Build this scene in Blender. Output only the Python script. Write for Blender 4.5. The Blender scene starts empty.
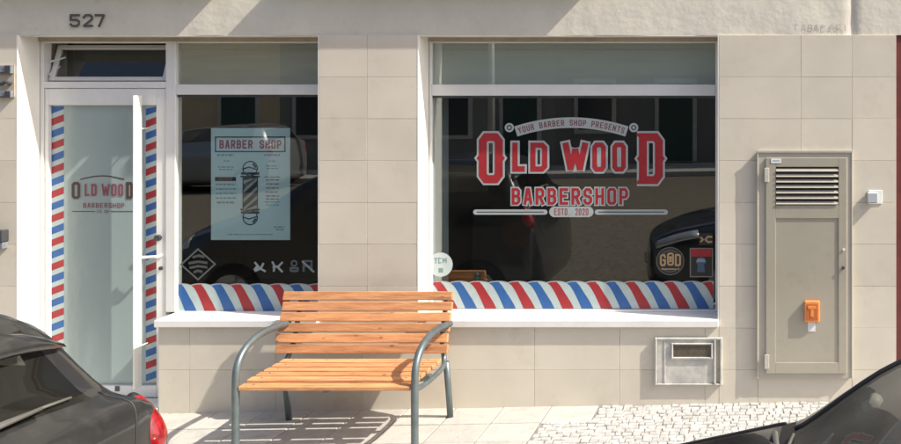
import bpy, bmesh, math, random
from mathutils import Vector, Matrix
from mathutils.geometry import tessellate_polygon
R = random.Random(7)
# ------------------------------------------------------------------ camera, light, exposure
sc = bpy.context.scene
C = sc.collection
CAM = (0.0, -6.0, 2.3)
F = 840.0; VX = 770.0; VY = 85.0           # focal length and principal point of the shifted lens (901 px wide picture)
cam = bpy.data.cameras.new('camera'); co = bpy.data.objects.new('camera', cam); C.objects.link(co)
co.location = CAM; co.rotation_euler = (math.radians(90), 0, 0)
cam.sensor_width = 36; cam.lens = 36 * F / 901
cam.shift_x = (450.5 - VX) / 901; cam.shift_y = -(222 - VY) / 901
cam.clip_start = 0.05; cam.clip_end = 2000
sc.camera = co
SUNDIR = Vector((0.95, -0.23, 1.0))          # towards the sun
az = math.atan2(SUNDIR.x, SUNDIR.y); el = math.atan2(SUNDIR.z, math.hypot(SUNDIR.x, SUNDIR.y))
w = bpy.data.worlds.new('World'); sc.world = w; w.use_nodes = True
nt = w.node_tree; bg = nt.nodes['Background']
sky = nt.nodes.new('ShaderNodeTexSky'); sky.sky_type = 'NISHITA'; sky.sun_disc = False
sky.sun_elevation = el; sky.sun_rotation = az; sky.dust_density = 3.0; sky.air_density = 0.8; sky.ozone_density = 0.6
nt.links.new(sky.outputs[0], bg.inputs[0]); bg.inputs[1].default_value = 0.15
sl = bpy.data.lights.new('sun', 'SUN'); so = bpy.data.objects.new('sun', sl); C.objects.link(so)
sl.energy = 4.8; sl.angle = math.radians(0.6); sl.color = (1.0, 0.95, 0.84)
so.rotation_euler = (-SUNDIR).to_track_quat('-Z', 'Y').to_euler(); so.location = (5, -3, 12)
sc.view_settings.view_transform = 'Standard'; sc.view_settings.look = 'None'
sc.view_settings.exposure = 0.6; sc.view_settings.gamma = 1

# ------------------------------------------------------------------ helpers
def WX(px, d=6.0): return (px - VX) * d / F
def WZ(py, d=6.0): return CAM[2] - (py - VY) * d / F
def gx(px): return WX(px, 6.20)
def gzz(py): return WZ(py, 6.20)
def gz(x): return -0.043 + 0.0182 * (x + 4.32)          # the street climbs gently to the right

def obj(name, bm, mat, parent=None, smooth=False, fix=True):
    if fix: bmesh.ops.recalc_face_normals(bm, faces=bm.faces)
    me = bpy.data.meshes.new(name); bm.to_mesh(me); bm.free()
    if mat is not None: me.materials.append(mat)
    if smooth:
        for p in me.polygons: p.use_smooth = True
    o = bpy.data.objects.new(name, me); C.objects.link(o)
    if parent is not None: o.parent = parent
    return o
def tag(o, label, cat, group=None):
    o['label'] = label; o['category'] = cat
    if group: o['group'] = group
    return o
def thing(name, label, cat, loc=(0, 0, 0), group=None):
    o = bpy.data.objects.new(name, None); C.objects.link(o); o.location = loc; o.empty_display_size = .1
    bpy.context.view_layer.update()
    return tag(o, label, cat, group)
def put(o, root):           # parent keeping world coordinates (root only has a translation)
    o.parent = root; o.matrix_parent_inverse = Matrix.Translation(root.location).inverted(); return o
def box(bm, x0, x1, y0, y1, z0, z1, bev=0.0):
    if x0 > x1: x0, x1 = x1, x0
    if y0 > y1: y0, y1 = y1, y0
    if z0 > z1: z0, z1 = z1, z0
    vs = [bm.verts.new(p) for p in ((x0,y0,z0),(x1,y0,z0),(x1,y1,z0),(x0,y1,z0),(x0,y0,z1),(x1,y0,z1),(x1,y1,z1),(x0,y1,z1))]
    fs = [bm.faces.new([vs[i] for i in q]) for q in ((0,3,2,1),(4,5,6,7),(0,1,5,4),(1,2,6,5),(2,3,7,6),(3,0,4,7))]
    if bev:
        es = list({e for f in fs for e in f.edges})
        bmesh.ops.bevel(bm, geom=es, offset=bev, segments=1, affect='EDGES', profile=.5)
def bx(name, mat, parent, *a, bev=0.0):
    bm = bmesh.new(); box(bm, *a, bev=bev); return obj(name, bm, mat, parent)
def tube(bm, pts, r, n=10, cap=True):
    pts = [Vector(p) for p in pts]; rings = []
    up = None
    for i, p in enumerate(pts):
        t = (pts[min(i+1, len(pts)-1)] - pts[max(i-1, 0)]).normalized()
        if up is None: up = Vector((1,0,0)) if abs(t.x) < .9 else Vector((0,0,1))
        u = (up - t * up.dot(t)).normalized(); v = t.cross(u); up = u
        rr = r[i] if isinstance(r, (list, tuple)) else r
        rings.append([bm.verts.new(p + (u*math.cos(2*math.pi*k/n) + v*math.sin(2*math.pi*k/n))*rr) for k in range(n)])
    for a, b in zip(rings, rings[1:]):
        for k in range(n): bm.faces.new((a[k], a[(k+1)%n], b[(k+1)%n], b[k]))
    if cap: bm.faces.new(rings[0][::-1]); bm.faces.new(rings[-1])
def smooth_path(pts, n=5):
    P = [Vector(p) for p in pts]; out = []
    for i in range(len(P)-1):
        p0, p1, p2, p3 = P[max(i-1,0)], P[i], P[i+1], P[min(i+2,len(P)-1)]
        for k in range(n):
            t = k/n
            out.append(.5*((2*p1)+(p2-p0)*t+(2*p0-5*p1+4*p2-p3)*t*t+(3*p1-p0-3*p2+p3)*t**3))
    out.append(P[-1]); return out

# ------------------------------------------------------------------ materials
def mat(name, col, rough=.6, metal=0.0, var=0.0, scale=8.0, col2=None, bump=0.0, bscale=60.0, spec=.5, rnd=0.0, coat=0.0, detail=6, stretch=None, dirt=None, knots=False):
    m = bpy.data.materials.new(name); m.use_nodes = True; n = m.node_tree.nodes; l = m.node_tree.links
    b = n['Principled BSDF']; b.inputs['Roughness'].default_value = rough; b.inputs['Metallic'].default_value = metal
    b.inputs['Specular IOR Level'].default_value = spec; b.inputs['Coat Weight'].default_value = coat
    c = (*col, 1); c2 = (*(col2 or tuple(v*(1-var) for v in col)), 1)
    tc = n.new('ShaderNodeTexCoord'); mp = n.new('ShaderNodeMapping'); l.new(tc.outputs['Object'], mp.inputs[0])
    if stretch: mp.inputs['Scale'].default_value = stretch
    out = None
    if var or col2:
        nz = n.new('ShaderNodeTexNoise'); nz.inputs['Scale'].default_value = scale; nz.inputs['Detail'].default_value = detail; nz.inputs['Roughness'].default_value = .62
        l.new(mp.outputs[0], nz.inputs['Vector'])
        rp = n.new('ShaderNodeValToRGB'); rp.color_ramp.elements[0].position = .33; rp.color_ramp.elements[1].position = .67
        rp.color_ramp.elements[0].color = c2; rp.color_ramp.elements[1].color = c
        l.new(nz.outputs[0], rp.inputs[0]); out = rp.outputs[0]
    if dirt:        # (colour, scale, amount): sparse blotches with a shape of their own
        nd = n.new('ShaderNodeTexNoise'); nd.inputs['Scale'].default_value = dirt[1]; nd.inputs['Detail'].default_value = 8; nd.inputs['Roughness'].default_value = .7
        l.new(mp.outputs[0], nd.inputs['Vector'])
        mr = n.new('ShaderNodeMapRange'); mr.inputs[1].default_value = .55; mr.inputs[2].default_value = .78; mr.inputs[3].default_value = 0; mr.inputs[4].default_value = dirt[2]
        l.new(nd.outputs[0], mr.inputs[0])
        mx = n.new('ShaderNodeMix'); mx.data_type = 'RGBA'; l.new(mr.outputs[0], mx.inputs[0])
        if out is not None: l.new(out, mx.inputs[6])
        else: mx.inputs[6].default_value = c
        mx.inputs[7].default_value = (*dirt[0], 1); out = mx.outputs[2]
    if knots:       # small dark knots in the timber
        m2 = n.new('ShaderNodeMapping'); m2.inputs['Scale'].default_value = (7, 13, 13); l.new(tc.outputs['Object'], m2.inputs[0])
        vo = n.new('ShaderNodeTexVoronoi'); vo.inputs['Scale'].default_value = 1.0; vo.inputs['Randomness'].default_value = 1.0; l.new(m2.outputs[0], vo.inputs['Vector'])
        mr = n.new('ShaderNodeMapRange'); mr.inputs[1].default_value = .06; mr.inputs[2].default_value = .15; mr.inputs[3].default_value = .8; mr.inputs[4].default_value = 0; l.new(vo.outputs['Distance'], mr.inputs[0])
        mx = n.new('ShaderNodeMix'); mx.data_type = 'RGBA'; l.new(mr.outputs[0], mx.inputs[0]); l.new(out, mx.inputs[6]); mx.inputs[7].default_value = (.13,.055,.025,1); out = mx.outputs[2]
    if rnd:
        oi = n.new('ShaderNodeObjectInfo'); mr = n.new('ShaderNodeMapRange'); l.new(oi.outputs['Random'], mr.inputs[0])
        mr.inputs[3].default_value = 1-rnd; mr.inputs[4].default_value = 1+rnd
        hs = n.new('ShaderNodeHueSaturation'); l.new(mr.outputs[0], hs.inputs['Value'])
        if out is not None: l.new(out, hs.inputs['Color'])
        else: hs.inputs['Color'].default_value = c
        out = hs.outputs[0]
    if out is not None: l.new(out, b.inputs['Base Color'])
    else: b.inputs['Base Color'].default_value = c
    if bump:
        nb = n.new('ShaderNodeTexNoise'); nb.inputs['Scale'].default_value = bscale; nb.inputs['Detail'].default_value = 8
        l.new(mp.outputs[0], nb.inputs['Vector'])
        bp = n.new('ShaderNodeBump'); bp.inputs['Strength'].default_value = bump; bp.inputs['Distance'].default_value = .01
        l.new(nb.outputs[0], bp.inputs['Height']); l.new(bp.outputs[0], b.inputs['Normal'])
    return m
def glass(name, tint=(.9,.93,.92), ior=1.85, rough=0.0, refl=(1,1,1), grey_haze=0.0):
    m = bpy.data.materials.new(name); m.use_nodes = True; n = m.node_tree.nodes; l = m.node_tree.links
    n.remove(n['Principled BSDF']); o = n['Material Output']
    t = n.new('ShaderNodeBsdfTransparent'); t.inputs[0].default_value = (*tint, 1)
    g = n.new('ShaderNodeBsdfGlossy'); g.inputs['Roughness'].default_value = rough; g.inputs[0].default_value = (*refl, 1)
    f = n.new('ShaderNodeFresnel'); f.inputs[0].default_value = ior
    ge = n.new('ShaderNodeNewGeometry'); mi = n.new('ShaderNodeMix'); l.new(ge.outputs['Backfacing'], mi.inputs[0]); mi.inputs[2].default_value = ior; mi.inputs[3].default_value = 1/ior; l.new(mi.outputs[0], f.inputs[0])
    x = n.new('ShaderNodeMixShader'); l.new(f.outputs[0], x.inputs[0]); l.new(t.outputs[0], x.inputs[1]); l.new(g.outputs[0], x.inputs[2])
    last = x
    if grey_haze:          # uneven grey diffuse film, standing in for light reflected by the glass
        d = n.new('ShaderNodeBsdfDiffuse'); d.inputs[0].default_value = (.36,.34,.29,1)
        tc = n.new('ShaderNodeTexCoord'); nz = n.new('ShaderNodeTexNoise'); nz.inputs['Scale'].default_value = 2.5; nz.inputs['Detail'].default_value = 7; l.new(tc.outputs['Object'], nz.inputs['Vector'])
        mr = n.new('ShaderNodeMapRange'); mr.inputs[1].default_value = .3; mr.inputs[2].default_value = .75; mr.inputs[3].default_value = grey_haze*.6; mr.inputs[4].default_value = grey_haze*1.4; l.new(nz.outputs[0], mr.inputs[0])
        last = n.new('ShaderNodeMixShader'); l.new(mr.outputs[0], last.inputs[0]); l.new(x.outputs[0], last.inputs[1]); l.new(d.outputs[0], last.inputs[2])
    l.new(last.outputs[0], o.inputs[0]); return m

M = {}
M['tile'] = mat('tile_stone', (.66,.60,.495), .5, var=.12, scale=1.7, bump=.03, bscale=40, rnd=.06, dirt=((.44,.375,.285), 3.1, .5))
M['grout'] = mat('tile_grout', (.66,.60,.50), .9, var=.3, scale=6)
M['lintel'] = mat('lintel_plaster', (.66,.615,.52), .85, var=.10, scale=2.2, bump=.35, bscale=16, dirt=((.42,.37,.31), 4.0, .55))
M['reveal'] = mat('reveal_paint', (.80,.77,.70), .7, var=.05, scale=5, bump=.1)
M['sill'] = mat('sill_marble', (.80,.78,.74), .5, var=.06, scale=7, dirt=((.5,.46,.4), 4, .3))
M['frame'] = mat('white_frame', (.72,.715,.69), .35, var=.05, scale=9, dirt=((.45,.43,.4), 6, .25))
M['frame_shade'] = mat('sash_frame_shaded', (.62,.61,.58), .4, var=.05, scale=9)  # white frame colour greyed, the shade on the sash put into the paint
M['digit'] = mat('digit_paint', (.10,.10,.085), .7, var=.4, scale=40)
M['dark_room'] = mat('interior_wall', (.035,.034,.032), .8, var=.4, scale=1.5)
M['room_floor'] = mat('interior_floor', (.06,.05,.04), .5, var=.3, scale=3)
M['inner_white'] = mat('inner_reveal', (.42,.47,.50), .7, var=.05, scale=3)
M['glass'] = glass('window_glass')
M['hopper_glass'] = glass('hopper_glass', (.75,.77,.76), 1.42)
M['film'] = mat('frosted_film', (.31,.385,.375), .28, var=.10, scale=1.1, spec=.8, stretch=(2.2,1,.5), dirt=((.42,.48,.46), 1.6, .8))
M['blind'] = mat('transom_panel', (.55,.56,.50), .35, var=.08, scale=2, spec=.7, stretch=(1,1,6))
M['blind_b'] = mat('transom_blind', (.52,.48,.39), .45, var=.15, scale=2, spec=.7, stretch=(1,1,9))
M['red'] = mat('vinyl_red', (.36,.022,.03), .45, var=.2, scale=20)
M['blue'] = mat('vinyl_blue', (.025,.115,.34), .45, var=.2, scale=20)
M['white'] = mat('vinyl_white', (.42,.50,.49), .45, var=.1, scale=20)
M['sign_white'] = mat('sign_vinyl_white', (.36,.40,.40), .5, var=.08, scale=20)
M['sign_dark'] = mat('sign_vinyl_dark', (.02,.035,.05), .5)
M['edge_grey'] = mat('vinyl_edge', (.30,.33,.33), .5)
M['poster'] = mat('poster_paper', (.52,.68,.71), .6, var=.06, scale=6)
M['ink'] = mat('poster_ink', (.02,.03,.04), .6)
M['ink_soft'] = mat('poster_faded_ink', (.17,.29,.33), .6)
M['ink_red'] = mat('poster_red', (.30,.07,.09), .6)
M['poster_pale'] = mat('poster_pale', (.62,.68,.70), .6)
M['gold'] = mat('sticker_gold', (.42,.28,.13), .6)
M['sticker_black'] = mat('sticker_black', (.02,.02,.02), .6)
M['grey_vinyl'] = mat('grey_vinyl', (.07,.08,.08), .6)
M['icon'] = mat('icon_vinyl', (.26,.30,.31), .6)
M['icon_dim'] = mat('icon_vinyl_dim', (.09,.11,.115), .6)
M['wood'] = mat('bench_wood', (.68,.33,.145), .62, scale=5, col2=(.42,.175,.07), bump=.35, bscale=30, rnd=.16, stretch=(.8,9,9), dirt=((.15,.07,.035), 2.4, .95), knots=True)
M['galv'] = mat('galvanised_steel', (.17,.205,.215), .42, metal=.55, var=.25, scale=14)
M['cab'] = mat('cabinet_metal', (.47,.43,.345), .36, metal=.25, var=.14, scale=1.6, spec=.6, bump=.03, bscale=40, dirt=((.30,.25,.18), 6, .45))
M['cab_light'] = mat('cabinet_frame', (.47,.435,.36), .4, var=.10, scale=4, spec=.6)
M['hinge'] = mat('hinge_paint', (.56,.53,.46), .5, var=.2, scale=30)
M['black_in'] = mat('louvre_void', (.025,.025,.03), .8)
M['meter'] = mat('meter_box', (.62,.59,.52), .5, scale=12, col2=(.40,.40,.38), bump=.15, bscale=30, dirt=((.3,.28,.24), 9, .5))
M['meter_dark'] = mat('meter_window', (.12,.10,.07), .6, var=.4, scale=30)
M['lamp_grey'] = mat('lamp_grey', (.42,.45,.47), .4)
M['plastic_white'] = mat('plastic_white', (.75,.75,.72), .4)
M['orange'] = mat('orange_plastic', (.80,.27,.07), .45, var=.15, scale=30)
M['orange_dark'] = mat('orange_recess', (.50,.13,.03), .5)
M['dark_metal'] = mat('dark_metal', (.075,.08,.085), .45, metal=.3, var=.3, scale=20)
M['bluegrey'] = mat('bluegrey_metal', (.22,.24,.27), .5, var=.3, scale=20)
M['beige_tile'] = mat('beige_face', (.50,.43,.34), .6, var=.25, scale=20)
M['red_frame'] = mat('maroon_frame', (.16,.035,.03), .5, var=.3, scale=6)
M['slab'] = mat('paving_slab', (.48,.46,.42), .75, var=.22, scale=9, bump=.35, bscale=40, rnd=.08, dirt=((.27,.24,.20), 9, .7))
M['cobble'] = mat('cobble_limestone', (.52,.51,.49), .7, scale=17, col2=(.35,.34,.325), bump=.3, bscale=60, dirt=((.36,.33,.29), 11, .5))
M['sand'] = mat('joint_sand', (.29,.265,.23), .95, var=.4, scale=30, bump=.4)
M['asphalt'] = mat('street_setts', (.20,.165,.115), .8, scale=16, col2=(.07,.06,.045), bump=.6, bscale=50, detail=3)
M['kerb'] = mat('kerb_stone', (.42,.41,.39), .8, var=.2, scale=9, rnd=.06)
M['ground'] = mat('ground_dust', (.12,.11,.09), .95, var=.3, scale=.5)
M['paintL'] = mat('car_paint_grey', (.040,.039,.038), .30, metal=.4, coat=.8, var=.15, scale=5, dirt=((.11,.105,.098), 7, .5))
M['paintR'] = mat('car_paint_black', (.018,.018,.017), .22, metal=.2, coat=.8, dirt=((.06,.055,.045), 3, .35))
M['paintB'] = mat('car_paint_blue', (.03,.06,.12), .25, metal=.3, coat=.8)
M['paintS'] = mat('car_paint_silver', (.35,.35,.34), .3, metal=.6, coat=.6)
M['trim'] = mat('black_trim', (.015,.015,.015), .5)
M['rubber'] = mat('tyre_rubber', (.02,.02,.02), .8)
M['rim'] = mat('wheel_rim', (.35,.36,.37), .35, metal=.8)
M['carglass'] = glass('car_glass', (.62,.64,.58), 1.6, grey_haze=.22)
M['rearglass'] = glass('tinted_rear_glass', (.12,.13,.12), 1.5, grey_haze=.02)
M['tail'] = mat('tail_lens_red', (.34,.010,.012), .2, coat=.7, col2=(.12,.004,.006), scale=30)
M['amber'] = mat('amber_lens', (.45,.10,.02), .15, coat=1.0)
M['headlamp'] = mat('headlamp_lens', (.45,.47,.48), .12, metal=.4, coat=1.0)
M['seat'] = mat('seat_cloth', (.06,.06,.055), .9)
M['dash'] = mat('dashboard', (.10,.10,.085), .75, var=.15, scale=6)
M['mirror'] = mat('mirror_plastic', (.40,.40,.38), .4)
M['facadeA'] = mat('facade_ochre', (.66,.50,.30), .85, var=.12, scale=1.5)
M['facadeB'] = mat('facade_grey', (.27,.25,.21), .85, var=.12, scale=1.5)
M['facadeC'] = mat('facade_white', (.22,.205,.17), .85, var=.1, scale=1.5)
M['stone_trim'] = mat('stone_surround', (.60,.56,.48), .8, var=.15, scale=5)
M['far_glass'] = mat('far_pane', (.03,.035,.04), .08, spec=.8)
M['shutter'] = mat('shutter_green', (.04,.07,.05), .6)
M['roof_tile'] = mat('roof_tile', (.33,.13,.07), .8, var=.3, scale=9)
M['pole'] = mat('lamp_pole', (.55,.55,.53), .5, metal=.3)
M['wiper'] = mat('wiper_metal', (.22,.21,.19), .35, metal=.4)

# ------------------------------------------------------------------ stroke lettering (flat vinyl cut out as thin strips)
GL = {
'O': [[(0,.10),(0,.90),(.2,1),(.8,1),(1,.90),(1,.10),(.8,0),(.2,0),'c']],
'0': [[(0,.16),(0,.84),(.26,1),(.74,1),(1,.84),(1,.16),(.74,0),(.26,0),'c']],
'L': [[(0,1),(0,0),(1,0)]],
'D': [[(0,0),(0,1),(.78,1),(1,.89),(1,.11),(.78,0),'c']],
'W': [[(0,1),(.25,.0),(.5,.8),(.75,0),(1,1)]],
'B': [[(0,0),(0,1),(.7,1),(.95,.88),(.95,.64),(.7,.52),(0,.52)],[(.7,.52),(1,.40),(1,.13),(.7,0),(0,0)]],
'A': [[(0,0),(.38,1),(.62,1),(1,0)],[(.18,.3),(.82,.3)]],
'R': [[(0,0),(0,1),(.75,1),(1,.86),(1,.6),(.75,.47),(0,.47)],[(.5,.47),(1,0)]],
'E': [[(1,1),(0,1),(0,0),(1,0)],[(0,.52),(.8,.52)]],
'S': [[(1,.78),(1,.88),(.75,1),(.25,1),(0,.87),(0,.64),(.25,.52),(.75,.48),(1,.36),(1,.13),(.75,0),(.25,0),(0,.12),(0,.22)]],
'H': [[(0,0),(0,1)],[(1,0),(1,1)],[(0,.5),(1,.5)]],
'P': [[(0,0),(0,1),(.75,1),(1,.85),(1,.58),(.75,.43),(0,.43)]],
'T': [[(0,1),(1,1)],[(.5,1),(.5,0)]],
'Y': [[(0,1),(.5,.5),(1,1)],[(.5,.5),(.5,0)]],
'U': [[(0,1),(0,.15),(.25,0),(.75,0),(1,.15),(1,1)]],
'N': [[(0,0),(0,1),(1,0),(1,1)]],
'G': [[(1,.8),(.8,1),(.2,1),(0,.84),(0,.16),(.2,0),(.8,0),(1,.16),(1,.5),(.6,.5)]],
'2': [[(0,.78),(.22,1),(.78,1),(1,.82),(1,.62),(0,0),(1,0)]],
'5': [[(1,1),(0,1),(0,.56),(.75,.56),(1,.42),(1,.15),(.75,0),(.2,0),(0,.14)]],
'7': [[(0,1),(1,1),(.42,0)]],
'.': [[(.4,0),(.6,0)]],
' ': [],
}
def ribbon(bm, pts, y, t, closed=False, ext=0.0):
    P = [Vector((p[0], p[1])) for p in pts]
    if not closed:                      # break the line at sharp corners so the strips stay clean
        for i in range(1, len(P)-1):
            a, b = P[i]-P[i-1], P[i+1]-P[i]
            if a.length > 1e-9 and b.length > 1e-9 and a.normalized().dot(b.normalized()) < -.2:
                e0 = t*.22
                A = [tuple(q) for q in P[:i+1]]; B = [tuple(q) for q in P[i:]]
                va = a.normalized()*e0; A[-1] = (A[-1][0]+va.x, A[-1][1]+va.y)
                vb = b.normalized()*e0; B[0] = (B[0][0]-vb.x, B[0][1]-vb.y)
                f0 = (P[0]-P[1]).normalized()*ext; A[0] = (A[0][0]+f0.x, A[0][1]+f0.y)
                f1 = (P[-1]-P[-2]).normalized()*ext; B[-1] = (B[-1][0]+f1.x, B[-1][1]+f1.y)
                ribbon(bm, A, y, t); ribbon(bm, B, y-.00009, t); return
    if not closed and ext:
        P[0] = P[0] + (P[0]-P[1]).normalized()*ext; P[-1] = P[-1] + (P[-1]-P[-2]).normalized()*ext
    n = len(P); L = []; Rr = []
    for i, p in enumerate(P):
        a = P[i-1] if (i > 0 or closed) else None; b = P[(i+1) % n] if (i < n-1 or closed) else None
        d1 = (p-a).normalized() if a is not None else None; d2 = (b-p).normalized() if b is not None else None
        if d1 is None: nr = Vector((-d2.y, d2.x)); k = 1
        elif d2 is None: nr = Vector((-d1.y, d1.x)); k = 1
        else:
            n1 = Vector((-d1.y, d1.x)); n2 = Vector((-d2.y, d2.x)); nr = (n1+n2)
            nr = nr.normalized() if nr.length > 1e-5 else n1
            k = nr.dot(n1); k = 1/k if k > .62 else 1.12
        L.append(bm.verts.new((p.x+nr.x*k*t/2, y, p.y+nr.y*k*t/2))); Rr.append(bm.verts.new((p.x-nr.x*k*t/2, y, p.y-nr.y*k*t/2)))
    co_ = [(a.co.copy(), b.co.copy()) for a, b in zip(L, Rr)]
    for v in L + Rr: bm.verts.remove(v)
    for i in range(n if closed else n-1):
        j = (i+1) % n; o_ = Vector((0, -.000022*i, 0))
        bm.faces.new([bm.verts.new(q + o_) for q in (co_[i][0], co_[j][0], co_[j][1], co_[i][1])])
def glyph(bm, ch, x, z, w_, h, t, y, rot=0.0, extra=0.0, dy=.0002):
    """letter whose outer box starts at (x,z) and is w_ by h; extra widens every stroke (for outlines)"""
    c, s = math.cos(rot), math.sin(rot)
    for k, st in enumerate(GL[ch]):
        closed = st[-1] == 'c'; q = st[:-1] if closed else st
        pts = []
        for u, v in q:
            a = t/2 + u*(w_-t); b = t/2 + v*(h-t)
            pts.append((x + a*c - b*s, z + a*s + b*c))
        ext = extra/2 + (t/2 if ch in 'LWBAREHPTYNSU257G.DO0' else 0)
        ribbon(bm, pts, y - k*dy, t+extra, closed, 0 if closed else ext)
def text_line(bm, s, x0, x1, z, h, y, tfrac=.2, gap=.28, extra=0.0):
    n = len(s); cw = (x1-x0)/(n - gap); w_ = cw*(1-gap)
    for i, ch in enumerate(s):
        ww = w_
        glyph(bm, ch, x0+i*cw, z, ww, h, min(ww,h)*tfrac*1.4, y, extra=extra)
def poly(bm, pts, y):
    vs = [bm.verts.new((p[0], y, p[1])) for p in pts]; bm.faces.new(vs)
def disc(bm, cx, cz, r, y, n=32):
    poly(bm, [(cx+r*math.cos(2*math.pi*k/n), cz+r*math.sin(2*math.pi*k/n)) for k in range(n)], y)
def ring(bm, cx, cz, r, t, y, n=32, a0=0, a1=2*math.pi):
    full = abs(a1-a0-2*math.pi) < 1e-6; m = n if full else n+1
    pts = [(cx+r*math.cos(a0+(a1-a0)*k/n), cz+r*math.sin(a0+(a1-a0)*k/n)) for k in range(m)]
    ribbon(bm, pts, y, t, full)

# ------------------------------------------------------------------ the shop building
GY = .20                      # depth of the window and door plane behind the wall face
DG = 6.0 + GY
TOP = WZ(35)                  # underside of the lintel
XL, XD, XW1, XW2, XR, XE = WX(18), WX(160), WX(320), WX(418), WX(719), WX(896)
SILL = .63
shop = thing('shop_building', 'beige stone tiled barbershop front with rough cream plaster band above the windows', 'building', (WX(450), 0, 0))
def P(name, m, *a, bev=0.0, parent=shop):
    o = bx(name, m, None, *a, bev=bev); return put(o, shop)
WT = .42
for (a, b, z0, z1) in ((-9.2, XL, -.35, TOP), (XD+.001, XW1, -.35, SILL-.06), (XW1, XW2, -.35, TOP), (XW2, XR, -.35, SILL-.06), (XR, XE+.0, -.35, TOP)):
    P('wall', M['grout'], a, b, 0, WT, z0, z1)
P('threshold_wall', M['grout'], XL, XD, .02, WT, -.35, -.06)

# rough plaster lintel, modelled as a dense uneven sheet in front of a solid band, split by a crack
def lintel(x0, x1):
    bm = bmesh.new(); nx = int((x1-x0)/.035); nz = 12; H = 1.0
    from mathutils import noise
    V = []
    for j in range(nz+1):
        row = []
        for i in range(nx+1):
            x = x0+(x1-x0)*i/nx; z = TOP + H*j/nz
            y = -.001 - .006*noise.noise(Vector((x*2.2, z*3, 3))) - .004*noise.noise(Vector((x*9, z*9, 1)))
            if j == 0 : y = min(y, .0)
            if i in (0, nx): y += .012
            row.append(bm.verts.new((x, y, z)))
        V.append(row)
    for j in range(nz):
        for i in range(nx): bm.faces.new((V[j][i], V[j][i+1], V[j+1][i+1], V[j+1][i]))
    o = obj('lintel_plaster', bm, M['lintel'], None, smooth=True); put(o, shop)
XC = WX(852)
lintel(-9.2, XC-.006); lintel(XC+.006, 3.2)
P('lintel', M['lintel'], -9.2, 3.2, .012, WT, TOP, TOP+1.0)
P('upper_wall', M['lintel'], -9.2, 3.2, .0, WT, TOP+1.0, TOP+4.6)
P('parapet', M['stone_trim'], -9.25, 3.25, -.10, WT+.05, TOP+4.6, TOP+4.8)
# shallow window ledges just above the picture; their shade falls across the plaster band
for (a, b) in ((WX(-140), WX(224)), (WX(285), WX(592))):
    P('ledge', M['stone_trim'], a, b, -.115, .0, 3.0, 3.09)
for a, b in ((-8.3,-7.1),(-6.2,-5.0),(-3.9,-2.7),(-1.4,-.2),(.9,2.1)):
    o = P('upper_window', M['far_glass'], a, b, -.006, .0, TOP+1.5, TOP+3.1)
    bm = bmesh.new()
    for q in ((a-.09,a,TOP+1.41,TOP+3.19),(b,b+.09,TOP+1.41,TOP+3.19),(a,b,TOP+1.41,TOP+1.5),(a,b,TOP+3.1,TOP+3.19),((a+b)/2-.03,(a+b)/2+.03,TOP+1.5,TOP+3.1)):
        box(bm, q[0], q[1], -.03, -.0065, q[2], q[3])
    fr = obj('frame', bm, M['stone_trim'], None); fr.parent = o

# tile cladding, one object a tile
TG = .0009; TY = -.013
def tiles(xs, zs, off=None):
    for j in range(len(zs)-1):
        xx = xs
        for i in range(len(xx)-1):
            dy = R.uniform(-.0006, .0006)
            g = TG
            bm = bmesh.new(); box(bm, xx[i]+g, xx[i+1]-g, TY+dy, -.0003, zs[j]+g, zs[j+1]-g, bev=.0009)
            put(obj('tile', bm, M['tile'], None), shop)
rows = [WZ(35+41.8*k) for k in range(0, 10)]
rows[0] = TOP
full = rows[:9] + [-.12]
full = [full[k] for k in range(len(full))][::-1]
full.sort()
XS = [WX(p) for p in (720, 801, 852, 896)]
XS[0] = XR + .0005
up = [z for z in full if z > .5]; low = [z for z in full if z < .5]
zc = [z for z in full if z > .30]
tiles(XS, [z for z in full if z > .28])
tiles([XR+.0005, WX(758), WX(852), XE], [full[0], min(z for z in full if z > .1), ][:2])
_z = sorted(full); zsplit = [z for z in _z if z > .28][0]
zlow = [z for z in _z if z <= zsplit]
if len(zlow) > 2: tiles(XS, zlow[1:])
tiles([WX(320), WX(368), WX(418)-.0], [z for z in full if z > .55])
zsill = [z for z in full if z > .55][0]
tiles([-9.0+.6*k for k in range(6)] + [-5.72, XL], full)
base = [z for z in _z if z < .5] + [SILL-.052]
base = sorted(base)
tiles([WX(160), WX(191), WX(277), WX(363)], base)
tiles([WX(363), WX(449), WX(535), WX(620), WX(705), XR], base)
if SILL-.052 < zsill: tiles([WX(320)+.0, WX(418)], [SILL-.0515, zsill])

# painted reveals
rev = .008
P('reveal', M['reveal'], XL-.0, XL+rev, -.014, GY-.03, gz(XL)+.0, TOP-.001)
P('reveal', M['reveal'], XW2-.0, XW2+rev, -.014, GY-.03, SILL+.0005, TOP-.001)
P('reveal', M['reveal'], XW1-rev, XW1, -.012, GY-.03, SILL+.0005, TOP-.001)
P('reveal', M['reveal'], XR-rev, XR, -.012, GY-.03, SILL+.0005, TOP-.001)
P('reveal', M['reveal'], XD+.002-rev, XD+.0, -.0105, GY-.03, 0, SILL-.06)
P('soffit', M['reveal'], XL+rev, XW1-rev, -.0, GY-.03, TOP-.006, TOP-.0005)
P('soffit', M['reveal'], XW2+rev, XR-rev, -.0, GY-.03, TOP-.006, TOP-.0005)
tan = mat('head_trim', (.40,.345,.265), .7, var=.25, scale=7)
P('head_trim', tan, XL+.01, XW1-rev-.001, GY-.045, GY-.0325, gzz(41.5), TOP-.007)
P('head_trim', tan, XW2+rev+.001, XR-rev-.001, GY-.045, GY-.0325, gzz(41.5), TOP-.007)
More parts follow.
